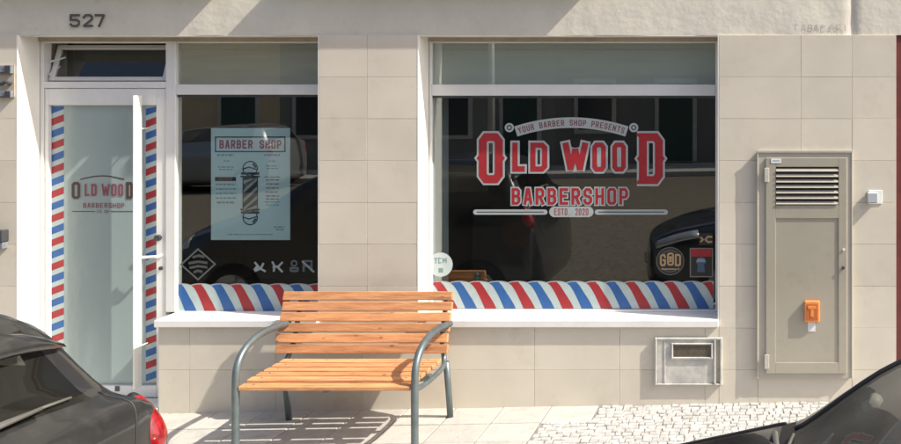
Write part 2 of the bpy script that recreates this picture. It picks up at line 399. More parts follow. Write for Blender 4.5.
# marble sills
P('sill', M['sill'], XD-.012, XW1-.0005, -.045, GY+.02, SILL-.05, SILL, bev=.004)
P('sill', M['sill'], XW2+.0005, XR-.0005, -.045, GY+.02, SILL-.05, SILL, bev=.004)
P('doorstep', M['sill'], XL+.01, XD-.01, -.03, GY+.06, -.085, -.005, bev=.004)

# house number 527
num = thing('house_number', 'dark stencilled street number 527 on the plaster band above the door', 'house number', (WX(88), 0, WZ(21)))
for ch, px in (('5', 71), ('2', 84), ('7', 96)):
    bm = bmesh.new(); glyph(bm, ch, WX(px), WZ(27), WX(px+10.5)-WX(px), 13/140, .0165, -.0125)
    put(obj('digit', bm, M['digit'], None), num)
# faint worn raised lettering near the crack
bm = bmesh.new()
for k, (px, ch) in enumerate(((793,'T'),(801,'A'),(808,'B'),(814,'A'),(822,'C'),(829,'A'),(836,'R'),(843,'I'))):
    if ch == 'C': ribbon(bm, [(WX(px+4), WZ(26)), (WX(px), WZ(25)), (WX(px), WZ(31)), (WX(px+4), WZ(30.5))], -.0062, .006)
    elif ch == 'I': ribbon(bm, [(WX(px+2), WZ(25)), (WX(px+2), WZ(31))], -.0062, .006)
    else: glyph(bm, ch, WX(px), WZ(31), 5/140, 6.5/140, .006, -.0062)
put(obj('worn_lettering', bm, mat('worn_relief', (.57,.53,.46), .9, var=.25, scale=40), None), shop)

# dark shop room behind the glass
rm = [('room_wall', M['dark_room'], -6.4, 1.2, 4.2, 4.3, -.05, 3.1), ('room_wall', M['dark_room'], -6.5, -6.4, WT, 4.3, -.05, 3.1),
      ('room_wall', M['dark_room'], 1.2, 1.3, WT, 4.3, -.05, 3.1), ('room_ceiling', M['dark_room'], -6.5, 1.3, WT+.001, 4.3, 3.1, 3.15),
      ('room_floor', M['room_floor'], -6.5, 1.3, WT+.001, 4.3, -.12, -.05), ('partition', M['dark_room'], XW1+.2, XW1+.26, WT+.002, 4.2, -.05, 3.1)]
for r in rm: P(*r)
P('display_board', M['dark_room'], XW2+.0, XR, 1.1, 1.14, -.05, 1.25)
# pale inner return at the left of the wide window
P('inner_return', M['inner_white'], XW2-.03, XW2+.004, GY+.05, .56, SILL+.02, 2.30)

# ---- door (a part with sub-parts), drawn in the plane y = GY
def framed(bm, x0, x1, z0, z1, w, y0, y1, wb=None, wt=None, wl=None, wr=None):
    wb = w if wb is None else wb; wt = w if wt is None else wt; wl = w if wl is None else wl; wr = w if wr is None else wr
    box(bm, x0, x0+wl, y0, y1, z0, z1, bev=.003); box(bm, x1-wr, x1, y0, y1, z0, z1, bev=.003)
    box(bm, x0+wl, x1-wr, y0+.001, y1, z1-wt, z1, bev=.003); box(bm, x0+wl, x1-wr, y0+.001, y1, z0, z0+wb, bev=.003)
XM0, XM1 = gx(168.5), gx(178.5)       # mullion between door and window
bm = bmesh.new()
box(bm, XL+rev, gx(47), GY-.03, GY+.04, -.005, TOP-.0065, bev=.003)
box(bm, XM0, XM1, GY-.032, GY+.04, SILL+.0005, TOP-.0065, bev=.004)
box(bm, gx(163), XD-.012, GY-.03, GY+.04, -.004, SILL-.0505, bev=.003)
box(bm, gx(47), XM0, GY-.03, GY+.04, gzz(43), TOP-.0065, bev=.003)
box(bm, gx(47), XM0, GY-.03, GY+.04, gzz(88), gzz(81.5), bev=.003)
put(obj('door_frame', bm, M['frame'], None), shop)
door = bmesh.new()
dx0, dx1, dz0, dz1 = gx(47.5), gx(168), .002, gzz(88.5)
framed(door, dx0, dx1, dz0, dz1, .03, GY-.024, GY+.03, wb=.085, wt=gzz(88.5)-gzz(105), wl=gx(51)-dx0, wr=dx1-gx(158.5))
door = put(obj('door', door, M['frame'], None), shop)
def sub(parent, name, bm, m, smooth=False):
    o = obj(name, bm, m, None, smooth); o.parent = parent; return o
mw = {}
def local(o): return o
bm = bmesh.new(); box(bm, gx(51)+.0005, gx(158.5)-.0005, GY+.004, GY+.012, dz0+.086, gzz(105)); sub(door, 'pane', bm, M['film'])
# barber stripes on both edges of the door glass
def bars(px0, px1, pya, pyb, per, sl, cols, ph=0.0):
    out = {c: bmesh.new() for c in cols}
    x0, x1 = gx(px0), gx(px1); k = 0; py = pya + ph
    back = bmesh.new(); poly(back, [(x0, gzz(pya)), (x1, gzz(pya)), (x1, gzz(pyb)), (x0, gzz(pyb))], GY+.0034)
    sub(door, 'stripe_backing', back, M['white'])
    while py < pyb:
        a, b = py, py+per*.58
        pts = [(px0, a+sl), (px1, a), (px1, b), (px0, b+sl)]
        pts = [(gx(q[0]), gzz(min(max(q[1], pya), pyb))) for q in pts]
        c = cols[k % 2]
        if abs(pts[0][1]-pts[3][1]) > .004 or abs(pts[1][1]-pts[2][1]) > .004:
            b2 = bmesh.new(); vs = []
            for q in pts:
                if not vs or (Vector(q)-Vector(vs[-1])).length > 1e-5: vs.append(q)
            if len(vs) > 2:
                poly(b2, vs, GY+.003); sub(door, 'stripe', b2, M[c])
        k += 1; py += per
bars(51.3, 63.5, 106, 393, 12.1, 4.6, ('blue', 'red'), ph=-4)
bars(145.5, 157.8, 106, 383, 12.1, 4.6, ('blue', 'red'), ph=-2)
# tall pull bar standing off the glass
bm = bmesh.new(); xb = WX(134, 6.06)
box(bm, xb-.010, xb, .06, .138, WZ(388, 6.1), WZ(95.5, 6.06), bev=.003)
box(bm, xb-.009, xb-.003, .1385, GY+.003, WZ(130), WZ(129)); box(bm, xb-.009, xb-.003, .1385, GY+.003, WZ(352), WZ(351))
sub(door, 'pull_bar', bm, M['reveal'])
bm = bmesh.new(); hz = gzz(255)
tube(bm, [(gx(163.5), GY-.025, hz), (gx(163.5), GY-.07, hz)], .012)
tube(bm, smooth_path([(gx(164.5), GY-.07, hz), (gx(160), GY-.072, hz), (gx(152), GY-.066, hz-.004), (gx(147), GY-.06, hz-.006)]), .011)
sub(door, 'lever_handle', bm, M['plastic_white'], True)
bm = bmesh.new(); tube(bm, [(gx(161.5), GY-.024, gzz(237)), (gx(161.5), GY-.05, gzz(237))], .022, 14); sub(door, 'lock', bm, M['dark_metal'])
bm = bmesh.new(); tube(bm, [(gx(163.5), GY-.024, gzz(267.5)), (gx(163.5), GY-.034, gzz(267.5))], .014, 12); sub(door, 'keyhole', bm, M['dark_metal'])
bm = bmesh.new(); box(bm, gx(118), gx(122), GY-.03, GY-.0245, gzz(390), gzz(385)); sub(door, 'bolt', bm, M['dark_metal'])

# hopper transom above the door: outer frame is in door_frame; sash leans inwards at its head
bm = bmesh.new()
T = Matrix.Translation((0, GY+.01, gzz(81.5))) @ Matrix.Rotation(math.radians(-17), 4, 'X')
hx0, hx1, hh = gx(47.5), gx(168), (gzz(43)-gzz(81.5))*1.0
framed(bm, hx0+.01, hx1-.01, .004, hh, .035, -.015, .015, wb=.03)
bmesh.ops.transform(bm, matrix=T, verts=bm.verts)
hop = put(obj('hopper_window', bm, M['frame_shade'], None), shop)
bm = bmesh.new(); box(bm, hx0+.045, hx1-.045, -.003, .003, .034, hh-.035); bmesh.ops.transform(bm, matrix=T, verts=bm.verts); sub(hop, 'pane', bm, M['hopper_glass'])
bm = bmesh.new()
tube(bm, [(gx(49), GY+.0, gzz(62)), (gx(55)+.02, GY+.07, gzz(57))], .007, 8)
tube(bm, [(gx(49), GY+.0, gzz(75)), (gx(52)+.02, GY+.05, gzz(66))], .006, 8)
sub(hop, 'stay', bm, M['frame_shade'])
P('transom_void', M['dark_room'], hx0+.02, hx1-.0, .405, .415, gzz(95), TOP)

# ---- left window
def make_window(x0, x1, zb, ztr0, ztr1, wl, wr, blindmat, panebot):
    bm = bmesh.new()
    y0, y1 = GY-.028, GY+.035
    zt = TOP-.0065
    if wl: box(bm, x0, x0+wl, y0, y1, zb, zt, bev=.003)
    box(bm, x1-wr, x1, y0, y1, zb, zt, bev=.003)
    box(bm, x0+wl, x1-wr, y0+.001, y1, zt-(zt-gzz(43)), zt, bev=.003)
    box(bm, x0+wl, x1-wr, y0-.002, y1, ztr0, ztr1, bev=.004)
    box(bm, x0+wl, x1-wr, y0+.001, y1, zb, panebot, bev=.003)
    win = put(obj('window', bm, M['frame'], None), shop)
    bm = bmesh.new(); box(bm, x0+wl, x1-wr, GY-.003, GY+.003, panebot, ztr0); sub(win, 'pane', bm, M['glass'])
    bm = bmesh.new(); box(bm, x0+wl, x1-wr, GY-.003, GY+.003, ztr1, gzz(43)); sub(win, 'transom_pane', bm, M['glass'])
    bm = bmesh.new(); zz0, zz1 = ztr1, gzz(43); box(bm, x0+wl, x1-wr, GY+.02, GY+.03, zz0, zz1-.045); box(bm, x0+wl, x1-wr, GY+.012, GY+.03, zz1-.044, zz1)
    sub(win, 'blind', bm, blindmat)
    bm = bmesh.new(); box(bm, x0+wl+.001, x1-wr-.001, GY-.012, GY-.0035, ztr0-.018, ztr0-.0005); sub(win, 'glazing_bead', bm, M['dark_metal'])
    return win
winL = make_window(XM1, XW1-rev-.0005, SILL+.0005, gzz(94.5), gzz(84.5), 0.0, .05, M['blind_b'], gzz(311))
winR = make_window(XW2+rev+.0005, XR-rev-.0005, SILL+.0005, gzz(95.5), gzz(84.5), .02, .028, M['blind'], gzz(309))

# ---- scalloped barber stripe strips along the foot of both panes
DY = GY-.0042                  # face of the glass, vinyl lies on it
def scallop(name, label, x0, x1, zb, zt, cells, first, slant, amp, cx0, w):
    t = thing(name, label, 'window sticker', (x0, DY, zb), 'scalloped barber stripe strips')
    def top(x): return zt - amp + amp*abs(math.sin(math.pi*(x-cx0)/w))**.7
    n = int((x1-x0)/.006); 
    for nm, off, m, yy in (('strip_edge', .006, 'edge_grey', DY), ('strip_base', 0.0, 'white', DY-.0003)):
        b = bmesh.new(); lo = []; hi = []
        for i in range(n+1):
            x = x0+(x1-x0)*i/n; lo.append(b.verts.new((x, yy, zb))); hi.append(b.verts.new((x, yy, top(x)+off)))
        for i in range(n): b.faces.new((lo[i], lo[i+1], hi[i+1], hi[i]))
        put(obj(nm, b, M[m], None), t)
    k = 0; x = cx0
    while x < x1 + slant:
        c = first if k % 2 == 0 else ('blue' if first == 'red' else 'red')
        b = bmesh.new(); S = 8; prev = None
        for j in range(S+1):
            f = j/S                                   # 0 = top, 1 = bottom
            sh = slant*(f**.75)
            xa, xb_ = x+w*.04+sh, x+w*.04+sh+w*.55*(1-.10*math.cos(f*3))
            xa, xb_ = max(xa, x0+.001), min(xb_, x1-.001)
            if xb_ - xa < .004: prev = None; continue
            za = zb+.0008+(1-f)*(top(xa)-zb-.002); zb2 = zb+.0008+(1-f)*(top(xb_)-zb-.002)
            row = [b.verts.new((xa, DY-.0006, za))]
            mid = (xa+xb_)/2; row.append(b.verts.new((mid, DY-.0006, zb+.0008+(1-f)*(top(mid)-zb-.002)))); row.append(b.verts.new((xb_, DY-.0006, zb2)))
            if prev:
                for q in range(2): b.faces.new((prev[q], prev[q+1], row[q+1], row[q]))
            prev = row
        if len(b.faces): put(obj('stripe', b, M[c], None), t)
        else: b.free()
        k += 1; x += w
pw = 19.35*DG/F
scallop('striped_sticker', 'red, white and blue scalloped stripe strip along the foot of the wide window', gx(430), gx(713.5), gzz(308.5), gzz(281.5), 15, 'red', 15*DG/F, .012, gx(430.5), pw)
scallop('striped_sticker', 'red, white and blue scalloped stripe strip along the foot of the narrow window', gx(178.8), gx(323.5), gzz(311), gzz(284), 8, 'blue', 13*DG/F, .012, gx(171.5), 19.6*DG/F)

# ---- large sign on the wide window
sign = thing('shop_sign', 'large red and white vinyl shop name lettering across the wide window', 'sign', (gx(571), DY, gzz(160)))
def sign_letter(ch, pa, pb, za, zb, tpx, par, outl=3.2, spur=False, mf=None, mo=None, Y=DY):
    s = DG/F; x = gx(pa); z = gzz(zb); w_ = (pb-pa)*s; h = (zb-za)*s; t = tpx*s
    bm = bmesh.new(); glyph(bm, ch, x, z, w_, h, t, Y-.0014)
    if spur:
        for xx, sg in ((x, -1), (x+w_, 1)):
            zc_ = z+h/2; poly(bm, [(xx-.001*sg, zc_-.022), (xx+.016*sg, zc_), (xx-.001*sg, zc_+.022)], Y-.0013)
        if ch == 'D':
            for zq, sg in ((z, -1), (z+h, 1)):
                poly(bm, [(x+.004, zq-.001*sg), (x-.020, zq+.0*sg), (x-.012, zq-.022*sg), (x+.004, zq-.035*sg)], Y-.0013)
    o = put(obj('letter', bm, mf or M['red'], None), par)
    bm = bmesh.new(); glyph(bm, ch, x, z, w_, h, t, Y-.0002, extra=outl*2*s)
    if spur:
        for xx, sg in ((x, -1), (x+w_, 1)):
            zc_ = z+h/2; poly(bm, [(xx, zc_-.045), (xx+.034*sg, zc_), (xx, zc_+.045)], Y-.0006)
    ol = obj('outline', bm, mo or M['sign_white'], None); ol.parent = o
    return o
sign_letter('O', 479, 503, 133, 183, 8.0, sign, 2.0, True)
sign_letter('L', 512.5, 525, 142.5, 171.5, 5.4, sign, 2.0)
sign_letter('D', 530.5, 547.5, 142.5, 171.5, 5.2, sign, 2.0)
sign_letter('W', 563, 588, 142.5, 171.5, 6.2, sign, 2.0)
sign_letter('O', 592.5, 606, 142.5, 171.5, 4.7, sign, 2.0)
sign_letter('O', 612.5, 626, 142.5, 171.5, 4.7, sign, 2.0)
sign_letter('D', 639, 663, 133, 184, 8.0, sign, 2.0, True)
bw = 119.5/10
for i, ch in enumerate('BARBERSHOP'):
    a = 512.0 + i*bw
    sign_letter(ch, a, a+8.6, 188, 204.5, 2.7, sign, 1.35)
s_ = DG/F
def bar(par, pa, pb, py, t, Y=DY):
    bm = bmesh.new(); ribbon(bm, [(gx(pa+2), gzz(py)), (gx(pb-2), gzz(py))], Y, t*s_); disc(bm, gx(pa+2), gzz(py), t*s_/2, Y-.0001, 16); disc(bm, gx(pb-2), gzz(py), t*s_/2, Y-.0002, 16)
    o = put(obj('rule', bm, M['sign_white'], None), par)
    bm = bmesh.new(); ribbon(bm, [(gx(pa+3), gzz(py)), (gx(pb-3), gzz(py))], Y-.0005, t*s_*.22); q = obj('inlay', bm, M['grey_vinyl'], None); q.parent = o
bar(sign, 474, 547, 212, 5.2); bar(sign, 595.5, 667.5, 212, 5.2)
bm = bmesh.new()
poly(bm, [(gx(553), gzz(217)), (gx(590), gzz(217)), (gx(590), gzz(206.5)), (gx(553), gzz(206.5))], DY)
disc(bm, gx(554.5), gzz(211.7), 5.2*s_, DY-.0001, 18); disc(bm, gx(588.5), gzz(211.7), 5.2*s_, DY-.0001, 18)
pl = put(obj('plate', bm, M['sign_white'], None), sign)
bm = bmesh.new(); text_line(bm, 'ESTD. 2020', gx(554.5), gx(588.5), gzz(215), 6.6*s_, DY-.0008, .19); q = obj('lettering', bm, M['red'], None); q.parent = pl
# arched banner
acx, acz, aR = 571.5, 300.0, 177.5     # pixels
def apt(ang, r): return (gx(acx + r*math.sin(ang)), gzz(acz - r*math.cos(ang)))
a1 = math.asin(55.5/aR)
bm = bmesh.new(); ribbon(bm, [apt(-a1+2*a1*k/28, aR) for k in range(29)], DY, 10.5*s_)
ban = put(obj('banner', bm, M['sign_white'], None), sign)
txt = 'YOUR BARBER SHOP PRESENTS'; n = len(txt); inkb = mat('banner_ink', (.16,.05,.05), .6); bm = bmesh.new()
for i, ch in enumerate(txt):
    if ch == ' ' : q = obj('word', bm, inkb, None); q.parent = ban; bm = bmesh.new(); continue
    a = -a1*.965 + 2*a1*.965*(i+.12)/n; p = apt(a, aR-3.1); glyph(bm, ch, p[0], p[1], 3.2*s_, 6.0*s_, .95*s_, DY-.0008, rot=-a)
q = obj('word', bm, inkb, None); q.parent = ban
for px in (509.5, 633.8):
    bm = bmesh.new(); ring(bm, gx(px), gzz(127.5), 3.6*s_, 2.0*s_, DY, 20); disc(bm, gx(px), gzz(127.5), 1.6*s_, DY-.0003, 12)
    put(obj('bead', bm, M['sign_white'], None), sign)

# ---- the same name small on the door
DY2 = GY+.0026
s2 = thing('door_sign', 'small dark red shop name lettering at eye height on the frosted door glass', 'sign', (gx(100), DY2, gzz(190)))
dk = mat('door_ink_dark', (.07,.045,.04), .5); dr = mat('door_ink_red', (.24,.06,.08), .5); dpale = mat('door_ink_pale', (.30,.33,.33), .5)
for ch, a, b, z0, z1, t in (('O',71.5,80,182,199,2.8),('L',84.5,89,184,196,1.8),('D',91,96.5,184,196,1.9),('W',101.5,109.5,184,196,1.7),('O',111,116.5,184,196,1.8),('O',118,123,184,196,1.8),('D',126,133,182,199,2.8)):
    sign_letter(ch, a, b, z0, z1, t, s2, .7, False, dk if b-a > 6.6 and ch != 'W' else dr, dpale, DY2)
bm = bmesh.new(); text_line(bm, 'BARBERSHOP', gx(83), gx(124), gzz(208), 5*s_, DY2-.0008, .17); put(obj('lettering', bm, dr, None), s2)
bm = bmesh.new(); ribbon(bm, [(gx(80+44*k/14), gzz(179.5-3.6*math.sin(math.pi*k/14))) for k in range(15)], DY2, 1.1*s_)
ribbon(bm, [(gx(72), gzz(211.5)), (gx(95), gzz(211.5))], DY2, .7*s_); ribbon(bm, [(gx(110), gzz(211.5)), (gx(133), gzz(211.5))], DY2-.0001, .7*s_)
text_line(bm, 'ESTD. 2020', gx(96.5), gx(108.5), gzz(213), 3*s_, DY2-.0005, .16)
put(obj('rule', bm, dk, None), s2)

# ---- poster behind the narrow window
PY = GY+.016; dp = 6.0+PY; qx = lambda px: WX(px, dp); qz = lambda py: WZ(py, dp); sp = dp/F
po = thing('poster', 'pale blue poster with a barber pole drawing hung inside the narrow window', 'poster', (qx(250), PY, qz(240)))
bm = bmesh.new(); box(bm, qx(211), qx(290), PY, PY+.003, qz(240), qz(128)); put(obj('sheet', bm, M['poster'], None), po)
bm = bmesh.new(); ribbon(bm, [(qx(215.5), qz(137)), (qx(285), qz(137)), (qx(285), qz(151.5)), (qx(215.5), qz(151.5))], PY-.0006, 1.2*sp, True); put(obj('title_border', bm, M['ink'], None), po)
bm = bmesh.new(); poly(bm, [(qx(217.5), qz(150)), (qx(283), qz(150)), (qx(283), qz(138.7)), (qx(217.5), qz(138.7))], PY-.0003); tb = put(obj('title_panel', bm, M['poster_pale'], None), po)
bm = bmesh.new(); text_line(bm, 'BARBER SHOP', qx(219.5), qx(281.5), qz(148.6), 8.6*sp, PY-.0012, .25, .2); q = obj('lettering', bm, M['ink_red'], None); q.parent = tb
bm = bmesh.new()
def dash(px0, px1, py, t=1.2): # rows of tiny illegible type
    x = px0
    while x < px1-.8:
        l = min(R.uniform(2.0, 5.0), px1-x); poly(bm, [(qx(x), qz(py+t/2)), (qx(x+l), qz(py+t/2)), (qx(x+l), qz(py-t/2)), (qx(x), qz(py-t/2))], PY-.0006); x += l+.9
for a, b, p, t in ((217,234,155,1.6),(264,280,155,1.6),(224,231,161,1.1),(269,276,161,1.1),(218,235,167,1),(219,234,169.5,1),(266,278,166,1),(267,279,168.5,1),
        (216,236,184.5,1.3),(216,236,189,1.3),(216,236,193.5,1.3),(216,236,198,1.3),(217,235,202.5,1.8),(264,281,177,1.1),(265,280,202,1),(266,280,205,1),(274,284,227,1.2),(276,284,229.5,1.2),(228,274,234.5,.9)):
    dash(a, b, p, t)
put(obj('fine_print', bm, M['ink_soft'], None), po)
bm = bmesh.new(); 
for p in (180, 184, 188, 192, 196, 199): dash(266, 279, p, 1.2)
put(obj('price_list', bm, mat('poster_rose', (.24,.17,.20), .6), None), po)
bm = bmesh.new(); poly(bm, [(qx(215), qz(181)), (qx(236), qz(181)), (qx(236), qz(177)), (qx(215), qz(177))], PY-.0006); hp = put(obj('header_strip', bm, M['ink'], None), po)
bm = bmesh.new(); text_line(bm, 'BARBER', qx(219), qx(232.5), qz(180.2), 2.6*sp, PY-.001, .2); q = obj('lettering', bm, M['ink_red'], None); q.parent = hp
# barber pole drawing
bm = bmesh.new(); poly(bm, [(qx(242.5), qz(211)), (qx(258), qz(211)), (qx(258), qz(177)), (qx(242.5), qz(177))], PY-.0006); pb_ = put(obj('pole_drawing', bm, M['ink'], None), po)
bm = bmesh.new()
for k in range(-1, 5):
    z_ = 211-3-k*9.2; pts = [(243.5, z_), (257, z_-12.5), (257, z_-8.8), (243.5, z_+3.7)]
    pts = [(p[0], min(max(p[1], 177.5), 210.5)) for p in pts]; vs = []
    for p in pts:
        if not vs or (Vector(p)-Vector(vs[-1])).length > .05: vs.append(p)
    if len(vs) > 2: poly(bm, [(qx(a), qz(b)) for a, b in vs], PY-.0012)
q = obj('pole_stripes', bm, mat('poster_grey', (.30,.33,.34), .6), None); q.parent = pb_
bm = bmesh.new()
for (cy, r0, sg) in ((168.5, 7.2, 1), (217.5, 7.2, -1)):
    ring(bm, qx(250.2), qz(cy), r0*sp, 1.1*sp, PY-.0007, 26)
    ribbon(bm, [(qx(241), qz(cy+5*sg)), (qx(259.5), qz(cy+5*sg))], PY-.001, 2.4*sp)
    ribbon(bm, [(qx(240.5), qz(cy+8*sg)), (qx(260), qz(cy+8*sg))], PY-.0011, 1.6*sp)
    ribbon(bm, [(qx(243), qz(cy+.5*sg)), (qx(249), qz(cy-1.5*sg)), (qx(257), qz(cy+1*sg))], PY-.0012, 1.2*sp)
    ribbon(bm, [(qx(253), qz(cy-5*sg)), (qx(256), qz(cy-1*sg))], PY-.0013, 1.8*sp)
q = obj('pole_caps', bm, M['ink'], None); q.parent = pb_

# ---- small stickers
def sticker(name, label, px, py): return thing(name, label, 'sticker', (gx(px), DY, gzz(py)))
t = sticker('round_sticker', 'round pale sticker at the lower left corner of the wide window', 440.5, 264.5)
bm = bmesh.new(); disc(bm, gx(440.8), gzz(264.5), 12.1*s_, DY-.0006, 40); put(obj('disc', bm, mat('pale_sticker', (.40,.50,.47), .5, var=.12, scale=14, col2=(.50,.53,.55)), None), t)
bm = bmesh.new(); 
for i, ch in enumerate('TCM'):
    if ch == 'C': ribbon(bm, [(gx(441.5), gzz(258.5)), (gx(439), gzz(258)), (gx(439), gzz(263)), (gx(441.5), gzz(262.5))], DY-.0010, 1.2*s_)
    elif ch == 'M': ribbon(bm, [(gx(443.2), gzz(263)), (gx(443.2), gzz(258)), (gx(444.8), gzz(261)), (gx(446.4), gzz(258)), (gx(446.4), gzz(263))], DY-.0010, 1.1*s_)
    else: glyph(bm, ch, gx(434.5), gzz(263.4), 3.4*s_, 5.6*s_, 1.2*s_, DY-.0010)
poly(bm, [(gx(438.7), gzz(272.5)), (gx(443.3), gzz(272.5)), (gx(443.3), gzz(268)), (gx(438.7), gzz(268))], DY-.0010)
put(obj('print', bm, mat('sticker_teal_ink', (.16,.25,.27), .6), None), t)
t = sticker('logo_sticker', 'round black and gold word sticker near the lower right of the wide window', 670, 261)
bm = bmesh.new(); disc(bm, gx(670.3), gzz(261), 14.2*s_, DY-.0004, 40); put(obj('disc', bm, M['sticker_black'], None), t)
bm = bmesh.new(); ring(bm, gx(670.3), gzz(261), 13.6*s_, .9*s_, DY-.0008, 40); ring(bm, gx(670.3), gzz(261), 10.6*s_, 1.0*s_, DY-.0008, 20, math.radians(35), math.radians(145)); ring(bm, gx(670.3), gzz(261), 10.6*s_, .9*s_, DY-.0008, 20, math.radians(215), math.radians(325)); put(obj('rim', bm, mat('sticker_bronze', (.10,.10,.08), .6), None), t)
bm = bmesh.new()
for ch_, a_, b_, w2, h2 in (('G',660,266,6,12),('O',667.2,265.5,6.8,13),('D',675,266,6,12)):
    b3 = bmesh.new(); glyph(b3, ch_, gx(a_), gzz(b_), w2*s_, h2*s_, 1.8*s_, DY-.0010); put(obj('letter', b3, M['gold'], None), t)
disc(bm, gx(670.6), gzz(257.5), 1.7*s_, DY-.0014, 10); poly(bm, [(gx(669.2), gzz(262)), (gx(672), gzz(262)), (gx(671.2), gzz(257)), (gx(670), gzz(257))], DY-.0016)
ribbon(bm, [(gx(661.5), gzz(269)), (gx(679.5), gzz(269))], DY-.0010, 1.1*s_)
put(obj('microphone_mark', bm, M['gold'], None), t)
t = sticker('square_sticker', 'small black sticker with a red band in the lower right corner of the wide window', 702, 262)
bm = bmesh.new(); poly(bm, [(gx(689.5), gzz(277.5)), (gx(713.5), gzz(277.5)), (gx(713.5), gzz(247.5)), (gx(689.5), gzz(247.5))], DY-.0004); put(obj('panel', bm, M['sticker_black'], None), t)
bm = bmesh.new(); ribbon(bm, [(gx(690.5), gzz(276.5)), (gx(712.5), gzz(276.5)), (gx(712.5), gzz(248.5)), (gx(690.5), gzz(248.5))], DY-.0008, .9*s_, True); put(obj('border', bm, mat('sticker_border', (.22,.18,.14), .6), None), t)
bm = bmesh.new(); poly(bm, [(gx(691.5), gzz(256.5)), (gx(711.5), gzz(256.5)), (gx(711.5), gzz(249.2)), (gx(691.5), gzz(249.2))], DY-.0010); put(obj('red_band', bm, M['red'], None), t)
bm = bmesh.new(); disc(bm, gx(701), gzz(261.5), 4.6*s_, DY-.0010, 16); poly(bm, [(gx(697), gzz(272)), (gx(705), gzz(272)), (gx(704), gzz(264)), (gx(698), gzz(264))], DY-.0012); put(obj('figure', bm, mat('sticker_blue', (.06,.10,.15), .6), None), t)
bm = bmesh.new(); poly(bm, [(gx(696), gzz(262)), (gx(706), gzz(262)), (gx(704.5), gzz(258.5)), (gx(697.5), gzz(258.5))], DY-.0014); put(obj('highlight', bm, mat('sticker_pale_blue', (.20,.27,.34), .6), None), t)
t = sticker('orange_sticker', 'tiny orange and black sticker above the red banded one', 706, 239)
bm = bmesh.new(); poly(bm, [(gx(699), gzz(245)), (gx(713), gzz(245)), (gx(713), gzz(233)), (gx(699), gzz(233))], DY-.0004); put(obj('panel', bm, M['sticker_black'], None), t)
bm = bmesh.new(); ribbon(bm, [(gx(700.5), gzz(237)), (gx(703), gzz(239.5)), (gx(700.5), gzz(242))], DY-.0010, 1.8*s_); ribbon(bm, [(gx(712.3), gzz(236.8)), (gx(708), gzz(236.5)), (gx(705.5), gzz(239.5)), (gx(708), gzz(242)), (gx(712.3), gzz(241.5))], DY-.0010, 1.9*s_); put(obj('mark', bm, M['gold'], None), t)
t = sticker('diamond_sticker', 'faint grey diamond outline sticker at the lower left of the narrow window', 198, 265)
bm = bmesh.new(); ribbon(bm, [(gx(181.5), gzz(264.5)), (gx(198.5), gzz(249)), (gx(215.5), gzz(264)), (gx(198.5), gzz(279.5))], DY-.0006, 1.7*s_, True); put(obj('outline', bm, M['grey_vinyl'], None), t)
bm = bmesh.new()
for a, b, z in ((193,205,256.5),(189,208,262.5),(190,208,267),(194,203,271.5)):
    ribbon(bm, [(gx(a), gzz(z+.8)), (gx((a+b)/2), gzz(z-1)), (gx(b), gzz(z+.3))], DY-.0007, 2.6*s_)
put(obj('print', bm, mat('faint_vinyl', (.045,.052,.052), .6), None), t)
ic = [('scissors', 253.5, 'icon', 'white scissors icon, leftmost of the four icons low in the narrow window', [[(255,262),(260,268),(266,271.5)],[(255,271),(261,268.5),(264,263)],[(254.5,270),(258,265.5),(257,271)]]),
      ('crossed', 271, 'icon', 'white crossed tools icon second from left in the row of four icons', [[(272.5,261.5),(275,266),(274,271.5)],[(273,267),(280,266)],[(283,262),(278,267),(283,272)]]),
      ('person', 290, 'icon_dim', 'dim grey head and shoulders icon third in the row of four icons', [[(291,271.5),(291,268),(298,268),(298,271.5)],[(292,271),(297.5,271)]]),
      ('comb', 303, 'icon_dim', 'struck out razor icon at the right end of the row of four icons', [[(304,271.5),(304,261),(312,261),(312,271.5)],[(304,266),(312,266)]])]
for k, (nm, px, mm, lab, st) in enumerate(ic):
    t = sticker('icon_sticker', lab, px+5, 267)
    bm = bmesh.new()
    for i, s in enumerate(st): ribbon(bm, [(gx(a), gzz(b)) for a, b in s], DY-.0006-.0001*i, 2.0*s_)
    if nm == 'person': ring(bm, gx(294.5), gzz(263.3), 2.6*s_, 1.6*s_, DY-.0012, 16)
    o = put(obj('mark', bm, M[mm], None), t)
    if nm == 'comb':
        bm = bmesh.new(); ribbon(bm, [(gx(302.5), gzz(261)), (gx(314.5), gzz(272))], DY-.0014, 1.8*s_); put(obj('slash', bm, M['icon'], None), t)

# ------------------------------------------------------------------ pavement, road, ground
def wedge(name, m, x0, x1, y0, y1, top, th, n=1, kind='structure', parent=None):
    bm = bmesh.new(); box(bm, x0, x1, y0, y1, -th, 0)
    for v in bm.verts: v.co.z += gz(v.co.x) + top
    o = obj(name, bm, m, parent)
    if kind: o['kind'] = kind
    return o
KY = -2.25
ground = wedge('ground', M['ground'], -250, 250, -250, 250, -.22, .5)
road = wedge('road', M['asphalt'], -60, 60, -16.0, KY-.13, -.135, .05)
pave = wedge('pavement', M['sand'], -40, 40, KY, .015, -.006, .15)
pave2 = wedge('far_pavement', M['slab'], -60, 60, -18.6, -16.01, .0, .15)
# kerb stones
x = -9.0
while x < 5.0:
    o = wedge('kerb_stone', M['kerb'], x+.003, x+.897, KY-.125, KY-.002, .0, .17, kind=None, parent=pave); x += .9
